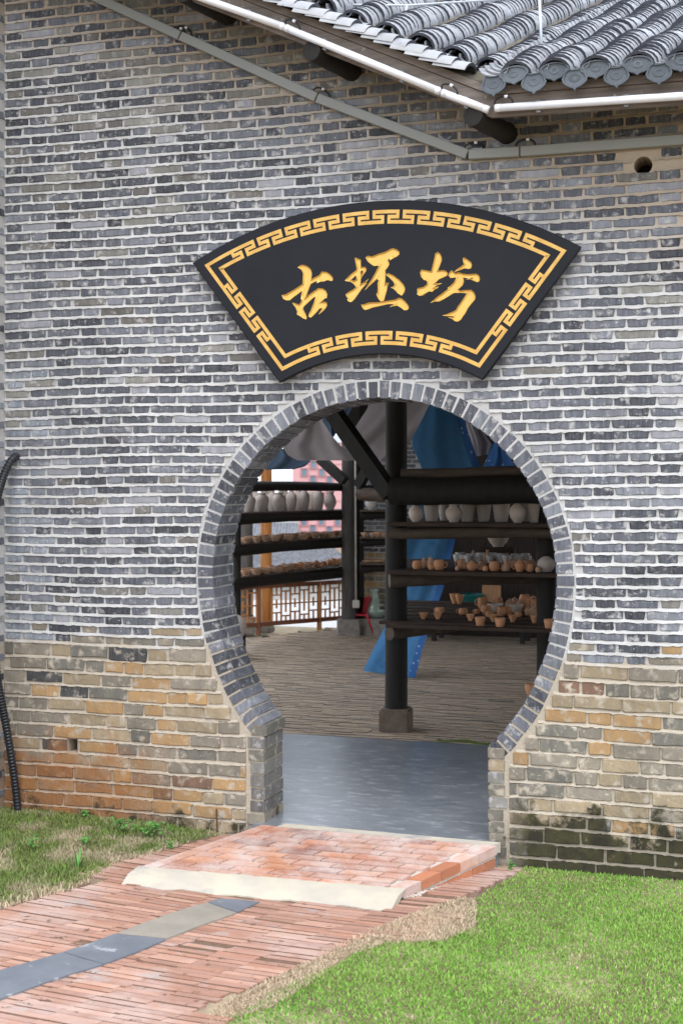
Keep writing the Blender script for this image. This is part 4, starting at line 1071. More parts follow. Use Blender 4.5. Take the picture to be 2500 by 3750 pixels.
# ------------------------------------------------------------------ grass
def grass_mat(name, g1, g2, dry, th, sc):
    def ex(N, L, geo, noi, mix, ramp, col):
        return mix(ramp(noi(sc, 5, .65, geo.outputs['Position']).outputs[0], th, th + .14), col, dry)
    m = mat(name, g1, g2, 1.3, .75, 0, var=.3, extra=ex, spec=.2); return m
GRR = grass_mat('fresh_grass', (.17, .36, .05), (.27, .43, .09), (.42, .38, .2), .58, 2.2)
GRL = grass_mat('half_dry_grass', (.14, .23, .05), (.22, .25, .08), (.46, .38, .25), .47, 3.0)
GRD = mat('dead_grass', (.62, .50, .35), (.52, .41, .28), 5, .85, 0, var=.25, spec=.2)
def grass(name, poly, count, hmin, hmax, m_, label, seed, keep=None):
    g = np.random.default_rng(seed); P_ = np.array([(p.x, p.y) for p in poly]); lo, hi = P_.min(0), P_.max(0)
    pts = lo + g.random((count * 3, 2)) * (hi - lo); ins = np.zeros(len(pts), bool); k = len(P_) - 1
    for i in range(len(P_)):
        c1 = (P_[i, 1] > pts[:, 1]) != (P_[k, 1] > pts[:, 1])
        with np.errstate(divide='ignore', invalid='ignore'):
            xx = (P_[k, 0] - P_[i, 0]) * (pts[:, 1] - P_[i, 1]) / (P_[k, 1] - P_[i, 1]) + P_[i, 0]
        ins ^= c1 & (pts[:, 0] < xx); k = i
    pts = pts[ins]
    # keep what is in or near the view
    d = (pts - np.array([CAM.x, CAM.y])); dep = d @ np.array([FWD.x, FWD.y]); rr = d @ np.array([RGT.x, RGT.y]) / np.maximum(dep, .1)
    pts = pts[(dep > 4.6) & (np.abs(rr) < .42)][:count]
    if keep is not None: pts = pts[keep(pts)]
    n_ = len(pts); t = np.clip((pts[:, 0] + 2.2) / 2.9, 0, 1); z = -.045 - .095 * t * t * (3 - 2 * t)
    an = g.random(n_) * 2 * np.pi; h = hmin + g.random(n_) ** 1.5 * (hmax - hmin)
    patch = np.array([mnoise.noise(Vector((x * 1.3, y * 1.3, seed))) for x, y in pts]); h *= 1 + .5 * patch
    wd = .0022 + g.random(n_) * .0022; lean = (g.random(n_) * .9 + .1) * h * .8; la = g.random(n_) * 2 * np.pi
    ax = np.stack([np.cos(an) * wd, np.sin(an) * wd, np.zeros(n_)], 1); b = np.stack([pts[:, 0], pts[:, 1], z], 1)
    mid = b + np.stack([np.cos(la) * lean * .35, np.sin(la) * lean * .35, h * .6], 1); tip = b + np.stack([np.cos(la) * lean, np.sin(la) * lean, h], 1)
    V = np.stack([b - ax, b + ax, mid - ax * .7, mid + ax * .7, tip], 1).reshape(-1, 3)
    me = bpy.data.meshes.new(name); me.vertices.add(len(V)); me.vertices.foreach_set('co', V.ravel())
    base = np.arange(n_)[:, None] * 5
    loops = np.concatenate([base + np.array([0, 1, 3, 2]), base + np.array([2, 3, 4])], 1).ravel()
    starts = (np.arange(n_)[:, None] * 7 + np.array([0, 4])).ravel(); tot = np.tile([4, 3], n_)
    me.loops.add(len(loops)); me.loops.foreach_set('vertex_index', loops); me.polygons.add(2 * n_)
    me.polygons.foreach_set('loop_start', starts); me.polygons.foreach_set('loop_total', tot)
    me.materials.append(m_); me.update(calc_edges=True); me.validate()
    return tag(obj(name, me), label, 'grass', kind='stuff')
def bare(p): return np.array([mnoise.noise(Vector((x * 2.3, y * 2.3, 5.0))) + .5 * mnoise.noise(Vector((x * 7, y * 7, 9.0))) < .95 + R(-.25, .25) for x, y in p])
grass('lawn_grass', lawnR, 230000, .005, .022, GRR, 'fresh green lawn grass beside the path under the mossy wall', 1, bare)
grass('lawn_straw', lawnR, 14000, .005, .018, GRD, 'scattered dry blades among the green lawn', 6)
def lft(p): return np.array([not inpoly(x, y, rampF) for x, y in p])
grass('dry_grass', lawnL, 80000, .010, .036, GRL, 'half dry grass along the foot of the wall left of the ramp', 2, lft)
bandR = grx[5:] + [p + Vector((-.10, .04, 0)) for p in grx[5:]][::-1]
edgeP = [onG(a, b) for a, b in ((700, 3800), (800, 3690), (960, 3610), (1150, 3515), (1300, 3440), (1480, 3370), (1580, 3330), (1690, 3290), (1740, 3300), (1740, 3400), (1620, 3455), (1420, 3460), (1250, 3510), (1190, 3570), (1010, 3690))]
grass('straw_grass', edgeP, 36000, .008, .028, GRD, 'bleached straw-coloured grass fringe between lawn and path', 3)
edgeL = [onG(a, b) for a, b in ((-200, 3400), (0, 3335), (240, 3275), (440, 3180), (700, 3085), (690, 3065), (440, 3150), (240, 3240), (0, 3300), (-200, 3360))]
grass('straw_fringe', edgeL, 5000, .008, .03, GRD, 'bleached grass fringe on the path edge left of the ramp', 4)
# weeds
LEAF = mat('weed_leaf', (.075, .24, .045), (.11, .30, .06), 12, .6, .1, var=.25)
STEMM = mat('weed_stem', (.12, .2, .05), (.1, .16, .04), 9, .7, .0)
def leaf(j_, p, d, ln, wd, up):
    d = Vector(d).normalized(); s_ = d.cross(Vector((0, 0, 1))).normalized() * wd / 2; t = p + d * ln
    m1 = p + d * ln * .35 + Vector((0, 0, up)); m2 = p + d * ln * .75 + Vector((0, 0, up * .9))
    j_.add([p, m1 - s_, m1, m1 + s_, m2 - s_ * .8, m2, m2 + s_ * .8, t], [(0, 2, 1), (0, 3, 2), (1, 2, 5, 4), (2, 3, 6, 5), (4, 5, 7), (5, 6, 7)])
def weed(px, py, h, spread, n_, ln, wd, label):
    b = onG(px, py); t = empty('weed', b, label, 'weed', 'weeds in the grass')
    st = J(); lf = J()
    for k in range(max(2, n_ // 7)):
        a = R(0, 6.28); q = b + Vector((math.cos(a) * R(0, spread), math.sin(a) * R(0, spread) * .6, h * R(.5, 1))); m_ = (b + q) / 2 + Vector((0, 0, h * .2))
        st.tube([b + (q - b) * .15 * R(0, 1) * Vector((1, 1, 0)).length * .0, m_, q], [.003, .0025, .0015], 5)
        for _ in range(7):
            tt = R(.45, 1.0); o_ = b + (q - b) * tt + Vector((0, 0, .02 * R(-.5, 1))); a2 = R(0, 6.28)
            leaf(lf, o_, (math.cos(a2), math.sin(a2), R(-.2, .35)), ln * R(.7, 1.2), wd * R(.7, 1.2), .006)
    st.obj('stem', STEMM, t); lf.obj('leaves', LEAF, t)
weed(535, 3068, .10, .17, 60, .035, .026, 'bushy clover-like weed clump beside the wall near the ramp')
weed(440, 3052, .09, .10, 30, .035, .026, 'smaller leafy weed beside the bushy clump')
weed(305, 3098, .07, .09, 20, .04, .022, 'low spreading weed between the tall sprout and the clump')
weed(125, 3125, .13, .03, 12, .06, .02, 'upright two-leaved sprout standing alone in the dry grass')
weed(310, 2998, .07, .03, 12, .035, .025, 'tiny weed growing against the foot of the wall')
weed(632, 3118, .05, .05, 14, .03, .022, 'small weed at the edge of the ramp')
weed(1945, 3150, .12, .04, 12, .09, .008, 'tuft of tall grass against the mossy wall foot')
weed(1862, 3190, .05, .04, 10, .03, .02, 'tiny weed by the right foot of the ramp')
b = onG(285, 3190); t = empty('grass_tuft', b, 'bright tuft of long arching grass blades near the path edge', 'grass tuft'); lf = J()
for k in range(12):
    a = R(0, 6.28); leaf(lf, b, (math.cos(a), math.sin(a), R(.6, 2.2)), R(.09, .17), .008, .012)
lf.obj('blades', LEAF, t)

# rusty rod and corrugated hose at the wall
RUST = mat('rust', (.09, .045, .025), (.14, .065, .03), 20, .9, .4)
p = onY(797, 3045, -.05); q = onY(793, 2962, -.05); p.z = gz(p.x) - .05
jj = J(); jj.tube([p, q], .006, 8); tag(jj.obj('steel_rod', RUST), 'short rusty steel rod sticking up beside the ramp', 'rod')
HOSE = mat('black_corrugated_hose', (.014, .015, .018), (.02, .021, .025), 5, .4, .05, spec=.5)
ctrl = [onY(62, 1672, .05), onY(58, 1674, -.03), onY(40, 1690, -.07), onY(14, 1745, -.12), at(-12, 1850, 8.80), at(-30, 2050, 8.70), at(-26, 2300, 8.70), at(-6, 2500, 8.78), onY(22, 2650, -.13), onY(45, 2790, -.09), onY(60, 2900, -.07), onY(67, 2975, -.07)]
def catmull(c_, n_):
    out = []; P_ = [c_[0]] + c_ + [c_[-1]]
    for i in range(1, len(P_) - 2):
        for k in range(n_):
            t = k / n_; p0, p1, p2, p3 = P_[i - 1:i + 3]
            out.append(.5 * ((2 * p1) + (p2 - p0) * t + (2 * p0 - 5 * p1 + 4 * p2 - p3) * t * t + (3 * p1 - p0 - 3 * p2 + p3) * t ** 3))
    return out + [c_[-1]]
pts = catmull(ctrl, 40); L_ = [0]
for i in range(1, len(pts)): L_.append(L_[-1] + (pts[i] - pts[i - 1]).length)
ds = .0055; m_ = int(L_[-1] / ds); rs = []
for i in range(m_):
    k = min(max(int(np.searchsorted(L_, i * ds)), 1), len(pts) - 1); t = (i * ds - L_[k - 1]) / max(1e-6, L_[k] - L_[k - 1]); rs.append(pts[k - 1].lerp(pts[k], t))
jj = J(); jj.tube(rs, [.0275 if i % 4 < 2 else .0225 for i in range(m_)], 14); o = jj.obj('corrugated_hose', HOSE); smooth_by_angle(o, 35)
tag(o, 'black corrugated hose coming out of the wall and dropping into the grass', 'hose')
# ------------------------------------------------------------------ shell of the building behind the gate
CEIL = mat('smoked_boards', (.035, .028, .024), (.055, .045, .038), 3, .85, .3, (1, 6, 1))
j = J(); j.box((-3.4, WT + .01, 3.92), (7.5, 11.4, 4.02)); o = j.obj('ceiling', CEIL); tag(o, 'dark boarded underside of the roof', kind='structure')
j = J(); j.box((4.3, WT + .01, -.4), (4.6, 4.5, 3.91)); o = j.obj('inner_side_wall', mat('dark_brick', (.12, .115, .11), (.08, .075, .07), 8, .9, .4)); tag(o, 'dark brick inner wall at the right end of the workshop', 'wall')  # plain dark brick colour over the whole wall
YW = 11.0; bx = -3.2
bw = empty('back_wall', (bx + .6, YW, 0), 'rear brick wall of the workshop, grey above and buff below', 'wall')
j = J(); j.box((bx, YW, -.6), (-2.15, YW + .3, 3.91)); j.obj('mortar', MORTAR, bw)
j = J()
bp = empty('board_partition', (1, YW - .25, 0), 'dark board partition across the rear of the workshop', 'partition')
BROWN = mat('brown_boards', (.035, .024, .018), (.02, .014, .011), 4, .8, .3, (4, 4, .5))
j.box((-2.2, YW - .218, -.6), (4.4, YW - .16, 3.91)); j.obj('backing', BROWN, bp)
for k in range(30):
    j = J(); j.box((-2.2 + k * .22, YW - .25, -.012), (-1.985 + k * .22, YW - .22 + .001, 3.90)); j.obj('board', BROWN, bp)
BS = BrickSet('brick', BR + FB); z = .03; row = 0
while z < 3.85:
    h = .085 if z < 1.05 else PITCH
    x = bx + .01 - (.0 if row % 2 else .18); k = 0
    while x < -2.4:
        wd = SW if k % 2 == 0 else HW
        l = max(x, bx + .005)
        if x + wd - l > .03:
            mi = random.choices([8, 9, 10, 11], [3, 3, 1.5, 2])[0] if z < 1.05 else random.choices(range(7), [4, 2, 5, 4, 1, 1, .4])[0]
            BS.put(BS.proto(wd, BH, .03, random.randrange(3)), ((l + x + wd) / 2, YW - .006, z + h / 2), mi, ((x + wd - l) / wd, 1, h / PITCH * R(.95, 1.05)))
        x += wd + JO; k += 1
    z += h; row += 1
BS.build(bw, 260, lambda x, y: (1325 < x < 1400 or 1495 < x < 1560) and 1600 < y < 2270, joined='bricks_in_shadow')
tag(j, None) if False else None
j = J(); j.box((bx + .1, YW - .55, -.012), (bx + 1.1, YW - .01, .22)); tag(j.obj('stone_ledge', STONE), 'low stone ledge under the green vase', 'ledge')

# ------------------------------------------------------------------ columns
def column(px, py, rad, sw, sh, top, m_, label, stone=True, lean=0, rz=0, smat=None):
    b = onZ(px, py, 0); t = empty('column', b, label, 'column')
    if stone:
        jj = J(); s_ = sw / 2
        jj.box((-s_, -s_, -.02), (s_, s_, sh)); me = jj.me('stone_base', smat or STONE)
        bm = bmesh.new(); bm.from_mesh(me); bmesh.ops.bevel(bm, geom=bm.edges[:], offset=.018, segments=2, affect='EDGES'); bm.to_mesh(me); bm.free()
        o = bpy.data.objects.new('stone_base', me); o.location = b; o.rotation_euler = (0, 0, rz); link(o, t)
    jj = J(); n_ = 14
    jj.tube([b + Vector((lean * i / n_, .006 * math.sin(i), sh + (top - sh) * i / n_)) for i in range(n_ + 1)], [rad * (1.04 - .08 * i / n_ + R(-.012, .012)) for i in range(n_ + 1)], 18)
    o = jj.obj('shaft', m_, t); smooth_by_angle(o, 50); return t, b
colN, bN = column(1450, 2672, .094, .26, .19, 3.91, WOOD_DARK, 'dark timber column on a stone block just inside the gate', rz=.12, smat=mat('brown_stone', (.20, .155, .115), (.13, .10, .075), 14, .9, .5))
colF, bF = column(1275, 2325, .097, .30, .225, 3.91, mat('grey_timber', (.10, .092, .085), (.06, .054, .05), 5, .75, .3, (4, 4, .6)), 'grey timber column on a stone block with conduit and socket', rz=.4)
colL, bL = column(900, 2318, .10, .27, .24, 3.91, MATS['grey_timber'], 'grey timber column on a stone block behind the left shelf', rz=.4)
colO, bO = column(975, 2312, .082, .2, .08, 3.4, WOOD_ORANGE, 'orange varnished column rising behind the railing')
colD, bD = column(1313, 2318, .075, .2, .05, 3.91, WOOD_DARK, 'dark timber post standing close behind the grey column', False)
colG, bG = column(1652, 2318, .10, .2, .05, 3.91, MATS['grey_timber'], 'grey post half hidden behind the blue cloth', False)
# braces
def brace(p, q, w_, label):
    jj = J(); jj.bar(p, q, w_, w_); o = jj.obj('brace', WOOD_DARK); tag(o, label, 'brace', 'timber braces')
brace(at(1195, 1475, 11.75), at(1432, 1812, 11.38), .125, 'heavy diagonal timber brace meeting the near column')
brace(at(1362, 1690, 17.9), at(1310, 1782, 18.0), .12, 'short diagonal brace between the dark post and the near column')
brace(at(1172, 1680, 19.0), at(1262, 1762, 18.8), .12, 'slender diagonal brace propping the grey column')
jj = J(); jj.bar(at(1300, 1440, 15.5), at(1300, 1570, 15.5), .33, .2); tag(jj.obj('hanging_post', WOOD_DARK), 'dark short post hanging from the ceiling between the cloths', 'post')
# conduit and socket on the grey column
CON = mat('cream_plastic', (.55, .52, .46), (.5, .47, .42), 3, .5, 0)
jj = J(); p = bF - FWD * .115 + RGT * .105
jj.tube([p + Vector((0, 0, .50)), p + Vector((-.005, 0, 1.5)), p + Vector((-.012, 0, 3.4))], .014, 8)
t = empty('socket_box', p + Vector((0, 0, .42)), 'cream wall socket box with its conduit on the grey column', 'socket'); jj.obj('conduit', CON, t, True)
jj = J(); jj.box((-.05, -.03, -.05), (.05, .03, .06)); me = jj.me('box', CON); bm = bmesh.new(); bm.from_mesh(me); bmesh.ops.bevel(bm, geom=bm.edges[:], offset=.008, segments=2, affect='EDGES'); bm.to_mesh(me); bm.free()
o = bpy.data.objects.new('box', me); o.location = p + Vector((0, 0, .44)); o.rotation_euler = (0, 0, PHI); link(o, t)

# ------------------------------------------------------------------ shelves
def log(jj, p, q, r0, r1=None, n_=9, bend=.01):
    p, q = Vector(p), Vector(q); pts = []; rr = []; r1 = r1 or r0
    for i in range(n_ + 1):
        t = i / n_; pts.append(p.lerp(q, t) + Vector((0, 0, bend * math.sin(t * 5 + r0 * 90)))); rr.append((r0 + (r1 - r0) * t) * R(.95, 1.05))
    jj.tube(pts, rr, 14)
def plank(p, q, w_, th_, n=None):
    jj = J(); jj.bar(p, q, w_, th_); return jj
def onYx(px, Y, z): p = onY(px, 1780, Y); return Vector((p.x, p.y, z))
# right shelf: three levels between the near column and a post beside the gate
Z1, Z2, Z3 = 1.787, 1.388, .947
rs_ = empty('pottery_rack', (1.0, 3.3, 0), 'dark timber rack of clay pots beside the near column', 'rack')
def rlog(px0, px1, Y0, Y1, z, r0, r1, m_, nm='log'):
    jj = J(); log(jj, onYx(px0, Y0, z), onYx(px1, Y1, z), r0, r1); o = jj.obj(nm, m_, rs_); smooth_by_angle(o, 60)
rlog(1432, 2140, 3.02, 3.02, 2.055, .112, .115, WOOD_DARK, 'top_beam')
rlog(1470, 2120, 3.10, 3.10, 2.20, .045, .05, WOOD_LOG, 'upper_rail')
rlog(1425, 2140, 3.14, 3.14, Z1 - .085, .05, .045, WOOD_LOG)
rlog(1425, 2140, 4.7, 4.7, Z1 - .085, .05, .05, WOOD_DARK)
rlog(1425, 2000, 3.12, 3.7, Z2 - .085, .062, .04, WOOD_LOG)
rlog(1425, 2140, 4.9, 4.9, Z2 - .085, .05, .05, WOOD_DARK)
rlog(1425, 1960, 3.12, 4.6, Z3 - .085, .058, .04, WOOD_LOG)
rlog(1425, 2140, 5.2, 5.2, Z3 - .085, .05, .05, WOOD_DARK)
def rplank(px0, px1, Y, z, w_, th_):
    a, b = onYx(px0, Y, z - th_ / 2), onYx(px1, Y, z - th_ / 2); jj = J(); jj.bar(a, b, w_, th_); jj.obj('plank', WOOD_PLANK, rs_)
for k in range(6): rplank(1432 + R(-6, 6), 2150, 3.16 + k * .30, Z1 + R(-.003, .0), .285, .03)
for k in range(6): rplank(1432 + R(-6, 6), 2150, 3.15 + k * .32, Z2 + R(-.003, .0), .30, .03)
for k in range(8): rplank(1415 + R(-20, 10), 2150, 3.0 + k * .32, Z3 + R(-.003, .0), (.10, .2)[k % 2], .028)
# rack post by the gate
b = onYx(2000, 3.32, 0); jj = J(); log(jj, b, b + Vector((0, 0, 3.9)), .085, .08, 12, 0); o = jj.obj('post', WOOD_DARK, rs_); smooth_by_angle(o, 60)
b = onYx(1985, 5.0, 0); jj = J(); log(jj, b, b + Vector((0, 0, 3.9)), .05, .05, 12, 0); o = jj.obj('post', MATS['grey_timber'], rs_); smooth_by_angle(o, 60)

# left shelf by the railing
SA, SB2 = onZ(868, 2400, 0), onZ(1278, 2318, 0)
sd_ = (SB2 - SA).normalized(); sn = Vector((-sd_.y, sd_.x, 0))           # sn points away from the viewer
if sn.dot(FWD) < 0: sn = -sn
def onS(px, off, z):
    r = ray(px, HOR); c_ = SA + sn * off - CAM; t = c_.dot(sn) / r.dot(sn); p = CAM + r * t; return Vector((p.x, p.y, z))
ls = empty('pottery_shelf', (SA + SB2) / 2, 'log shelf of vases, bowls and teapots in front of the railing', 'shelf')
jj = J(); log(jj, SA, SA + Vector((0, 0, 2.5)), .045, .05, 10, 0); jj.obj('post', WOOD_DARK, ls)
jj = J(); q = onZ(884, 2402, 0); jj.bar(q, q + Vector((0, 0, .28)), .09, .08); jj.obj('foot_block', WOOD_DARK, ls)
for zt, r_, dz in ((2.145, .062, 0), (1.755, .06, -.02), (1.37, .062, -.02), (.96, .068, -.02)):
    for off in (0, .42):
        jj = J(); log(jj, onS(840, off, zt - r_ + dz), onS(1285, off, zt - r_ + dz), r_ * 1.05, r_ * .95, bend=.008); o = jj.obj('log', WOOD_DARK, ls); smooth_by_angle(o, 60)
    if zt < 2:
        for off in (.04, .21, .38):
            jj = J(); jj.bar(onS(845, off, zt - .012), onS(1280, off, zt - .012), .155, .022); jj.obj('plank', WOOD_PLANK, ls)
# middle shelf against the rear wall, between grey and near columns
ms_ = empty('wall_shelf', at(1380, 2200, 18.6), 'small plank shelf of bowls in front of the rear brick wall', 'shelf')
def msz(py, d): return CAMZ - (py - HOR) * d / FP
DM = 18.3
for py, th_ in ((1868, .07), (1966, .07), (2061, .075)):
    z_ = msz(py, DM); a, b = at(1318, HOR, DM), at(1480, HOR, DM); a.z = b.z = z_ - th_
    jj = J(); log(jj, a, b, th_ * .8, th_ * .75); o = jj.obj('log', WOOD_DARK, ms_); smooth_by_angle(o, 60)
    jj = J(); jj.bar(a + Vector((0, 0, th_ - .01)), b + Vector((0, 0, th_ - .01)), .34, .02); jj.obj('plank', WOOD_LOG, ms_)
a, b = at(1315, 1812, 18.0), at(1470, 1812, 17.6); jj = J(); log(jj, a, b, .085, .085); o = jj.obj('beam', WOOD_LOG, ms_); smooth_by_angle(o, 60)
a, b = at(1318, 1783, 18.2), at(1470, 1783, 18.2); jj = J(); jj.bar(a, b, .1, .05); jj.obj('upper_rail', WOOD_DARK, ms_)

# ------------------------------------------------------------------ pots
def thick(prof, t=.006):                          # outer profile -> outer + inner wall
    inn = [(max(r - t, .001), z) for r, z in prof[::-1] if z > prof[0][1] + t]
    return prof + inn
KINDS = {}
def simple(kind, prof, m_, hollow=True, seg=20):
    jj = J(); jj.lathe(thick(prof) if hollow else prof, seg); me = jj.me(kind, m_, True); KINDS[kind] = ('mesh', me)
def parts(kind, lst):
    KINDS[kind] = ('parts', [(nm, jj.me(nm, m_, True)) for nm, jj, m_ in lst])
# all profiles are unit height (z 0..1)
simple('tall_vase', [(.17, 0), (.19, .03), (.24, .3), (.27, .52), (.25, .7), (.15, .8), (.11, .87), (.12, .95), (.165, 1)], BISQUE)
simple('shouldered_jar', [(.22, 0), (.26, .05), (.34, .35), (.38, .6), (.35, .78), (.22, .87), (.19, .91), (.26, 1)], BISQUE)
simple('pear_vase', [(.22, 0), (.2, .06), (.30, .25), (.345, .4), (.30, .62), (.2, .82), (.19, .9), (.23, 1)], BISQUE)
simple('straight_vase', [(.24, 0), (.27, .1), (.36, .6), (.385, .85), (.35, .97), (.32, 1)], BISQUE_LIT)
simple('globe_vase', [(.2, 0), (.22, .03), (.40, .22), (.46, .42), (.40, .62), (.2, .78), (.17, .85), (.2, 1)], BISQUE_LIT)
simple('gourd_vase', [(.22, 0), (.24, .03), (.42, .25), (.46, .42), (.40, .60), (.22, .74), (.27, .88), (.24, 1)], BISQUE_LIT)
simple('round_jar', [(.3, 0), (.34, .04), (.52, .3), (.55, .5), (.5, .72), (.3, .92), (.17, .97), (.19, 1)], BISQUE)
simple('bowl', [(.38, 0), (.40, .12), (.52, .3), (.74, .75), (.80, 1)], TERRA2)
simple('flared_cup', [(.3, 0), (.28, .12), (.5, .5), (.6, .85), (.68, 1)], TERRA)
simple('faceted_cup', [(.42, 0), (.46, .1), (.56, .6), (.6, 1)], TERRA, seg=8)
simple('white_bowl', [(.5, 0), (.5, .12), (.75, .35), (1.0, .85), (1.06, 1)], BISQUE_LIT)
simple('white_cup', [(.3, 0), (.34, .1), (.5, .55), (.58, 1)], PORCELAIN)
simple('bottle_vase', [(.28, 0), (.32, .05), (.37, .2), (.3, .42), (.13, .62), (.1, .8), (.14, 1)], TERRA2)
simple('cone_jar', [(.3, 0), (.34, .1), (.34, .3), (.2, .62), (.08, .85), (.03, 1)], TERRA2)
simple('plate', [(.9, 0), (1.4, .35), (2.2, .9), (2.3, 1)], TERRA2)
simple('footed_bowl', [(.35, 0), (.33, .12), (.55, .3), (.72, .62), (.70, .92), (.66, 1)], PORCELAIN)
def ring(c_, r, rr, a0, a1, seg=10):
    jj = J(); jj.tube([Vector((c_[0] + r * math.cos(a0 + (a1 - a0) * i / seg), c_[1], c_[2] + r * 1.15 * math.sin(a0 + (a1 - a0) * i / seg))) for i in range(seg + 1)], rr, 7); return jj
body = [(.34, 0), (.38, .05), (.56, .3), (.6, .5), (.52, .7), (.36, .8), (.34, .8)]
jb = J(); jb.lathe(body, 20); jl = J(); jl.lathe([(.36, .80), (.3, .88), (.12, .93), (.06, .95), (.1, 1.02), (.03, 1.08), (.001, 1.09)], 16)
jsp = J(); jsp.tube([Vector((.5, 0, .4)), Vector((.72, 0, .55)), Vector((.86, 0, .8))], [.12, .085, .055], 9)
parts('teapot', [('body', jb, TERRA), ('lid', jl, TERRA), ('spout', jsp, TERRA), ('handle', ring((-.62, 0, .48), .24, .05, math.pi * .45, math.pi * 1.55), TERRA)])
jb = J(); jb.lathe(thick([(.42, 0), (.46, .05), (.6, .3), (.62, .55), (.52, .85), (.48, 1)], .04), 20)
parts('mug', [('body', jb, TERRA), ('handle', ring((-.62, 0, .52), .26, .055, math.pi * .45, math.pi * 1.55), TERRA)])
jb = J(); jb.lathe([(.3, 0), (.34, .05), (.42, .3), (.4, .55), (.3, .7), (.28, .72)], 18); jl = J(); jl.lathe([(.33, .72), (.28, .8), (.1, .88), (.05, .9), (.09, .96), (.03, 1.0), (.001, 1.0)], 14)
parts('lidded_jar', [('body', jb, TERRA2), ('lid', jl, TERRA2)])
LABELS = {}
def put(kind, p, h, place, wd=1.0, rz=None, lab=None):
    k, data = KINDS[kind]; rz = R(-.6, .6) if rz is None else rz
    desc = {'tall_vase': 'tall unglazed white vase', 'shouldered_jar': 'wide-shouldered unglazed white jar', 'pear_vase': 'pear-shaped unglazed vase', 'straight_vase': 'large straight-sided unglazed vase', 'globe_vase': 'globe-bodied unglazed vase',
            'gourd_vase': 'gourd-shaped unglazed vase', 'round_jar': 'big round unglazed jar', 'bowl': 'small clay bowl', 'flared_cup': 'flared red clay cup', 'faceted_cup': 'faceted red clay cup', 'white_bowl': 'wide pale clay bowl',
            'white_cup': 'small white porcelain cup', 'bottle_vase': 'slim-necked clay bottle', 'cone_jar': 'pointed clay jar', 'plate': 'flat clay plate', 'footed_bowl': 'pale footed bowl', 'teapot': 'red clay teapot', 'mug': 'red clay mug with ring handle', 'lidded_jar': 'small lidded clay jar'}[kind]
    label = lab or (desc + ' ' + place); cat = kind.split('_')[-1]; grp = None if lab else desc.split()[-1] + 's ' + place
    if not lab: grp = kind.replace('_', ' ') + 's ' + place
    if k == 'mesh':
        o = bpy.data.objects.new(kind, data); o.location = p; o.scale = (h * wd, h * wd, h); o.rotation_euler = (0, 0, rz); link(o); return tag(o, label, cat, grp)
    root = bpy.data.objects.new(kind, None); root.location = p; root.scale = (h * wd, h * wd, h); root.rotation_euler = (0, 0, rz); root.empty_display_size = .05; link(root); tag(root, label, cat, grp)
    for nm, me in data:
        o = bpy.data.objects.new(nm, me); C.objects.link(o); o.parent = root
    return root
SC4 = .4464 / FP
# --- left shelf: (window x, width or height in window px)
pl = 'on the left log shelf top level'
for x, kind, hpx, off in ((250, 'shouldered_jar', 150, .12), (300, 'tall_vase', 185, .3), (355, 'shouldered_jar', 158, .1), (378, 'tall_vase', 188, .34), (412, 'tall_vase', 186, .36), (442, 'tall_vase', 184, .2), (497, 'shouldered_jar', 155, .08), (512, 'tall_vase', 184, .33), (548, 'tall_vase', 184, .35), (597, 'tall_vase', 186, .14),
                        (655, 'tall_vase', 186, .3), (702, 'tall_vase', 190, .1), (758, 'straight_vase', 150, .3), (820, 'tall_vase', 190, .1), (915, 'pear_vase', 152, .1)):
    px, _ = c4(x, 0); p = onS(px, off, 1.757); d = proj(p)[2]; put(kind, p, hpx * SC4 * d, pl, 1.0 if kind != 'tall_vase' else .92)
pl = 'on the left log shelf middle level'
for x, w_, off in ((200, 70, .3), (232, 85, .06), (283, 80, .34), (318, 85, .08), (392, 80, .1), (420, 80, .32), (470, 88, .1), (540, 85, .34), (578, 88, .06), (630, 80, .3), (670, 80, .36), (698, 88, .06), (782, 84, .3), (795, 84, .1), (850, 70, .14), (912, 82, .06), (1030, 80, .06)):
    px, _ = c4(x, 0); p = onS(px, off, 1.362); d = proj(p)[2]; put('bowl', p, w_ * SC4 * d / 1.6, pl)
pl = 'on the left log shelf lower level'
for x, h_, off, kind in ((185, 52, .34, 'mug'), (235, 50, .3, 'mug'), (428, 52, .3, 'mug'), (500, 46, .3, 'mug'), (532, 50, .36, 'mug'), (635, 46, .3, 'mug'), (668, 52, .34, 'mug'), (802, 58, .28, 'teapot'), (905, 50, .28, 'teapot'), (938, 52, .36, 'mug'), (1012, 50, .3, 'mug')):
    px, _ = c4(x, 0); p = onS(px, off, .952); d = proj(p)[2]; put(kind, p, h_ * SC4 * d, pl)
for x, w_ in ((225, 92), (318, 90), (395, 85), (492, 95), (548, 70)):
    px, _ = c4(x, 0); p = onS(px, .05, .952); d = proj(p)[2]; put('bowl', p, w_ * SC4 * d / 1.6, pl)
for x in (620, 690, 770, 850, 960):
    px, _ = c4(x, 0); p = onS(px, R(.05, .2), .952); put('plate', p, .03, pl)
# --- wall shelf bowls
pl = 'on the small shelf before the rear brick wall'
def msp(x, py): px, _ = c4(x, 0); p = at(px, HOR, DM - .04); p.z = msz(py, DM) + .0; return p
put('footed_bowl', msp(1250, 1868), 70 * SC4 * DM, pl, .95)
for x, w_ in ((1195, 60), (1262, 55), (1302, 68), (1352, 60)): put('bowl', msp(x, 1966), w_ * SC4 * DM / 1.6, pl)
for x in (1215, 1300): put('plate', msp(x, 2061), .03, pl)
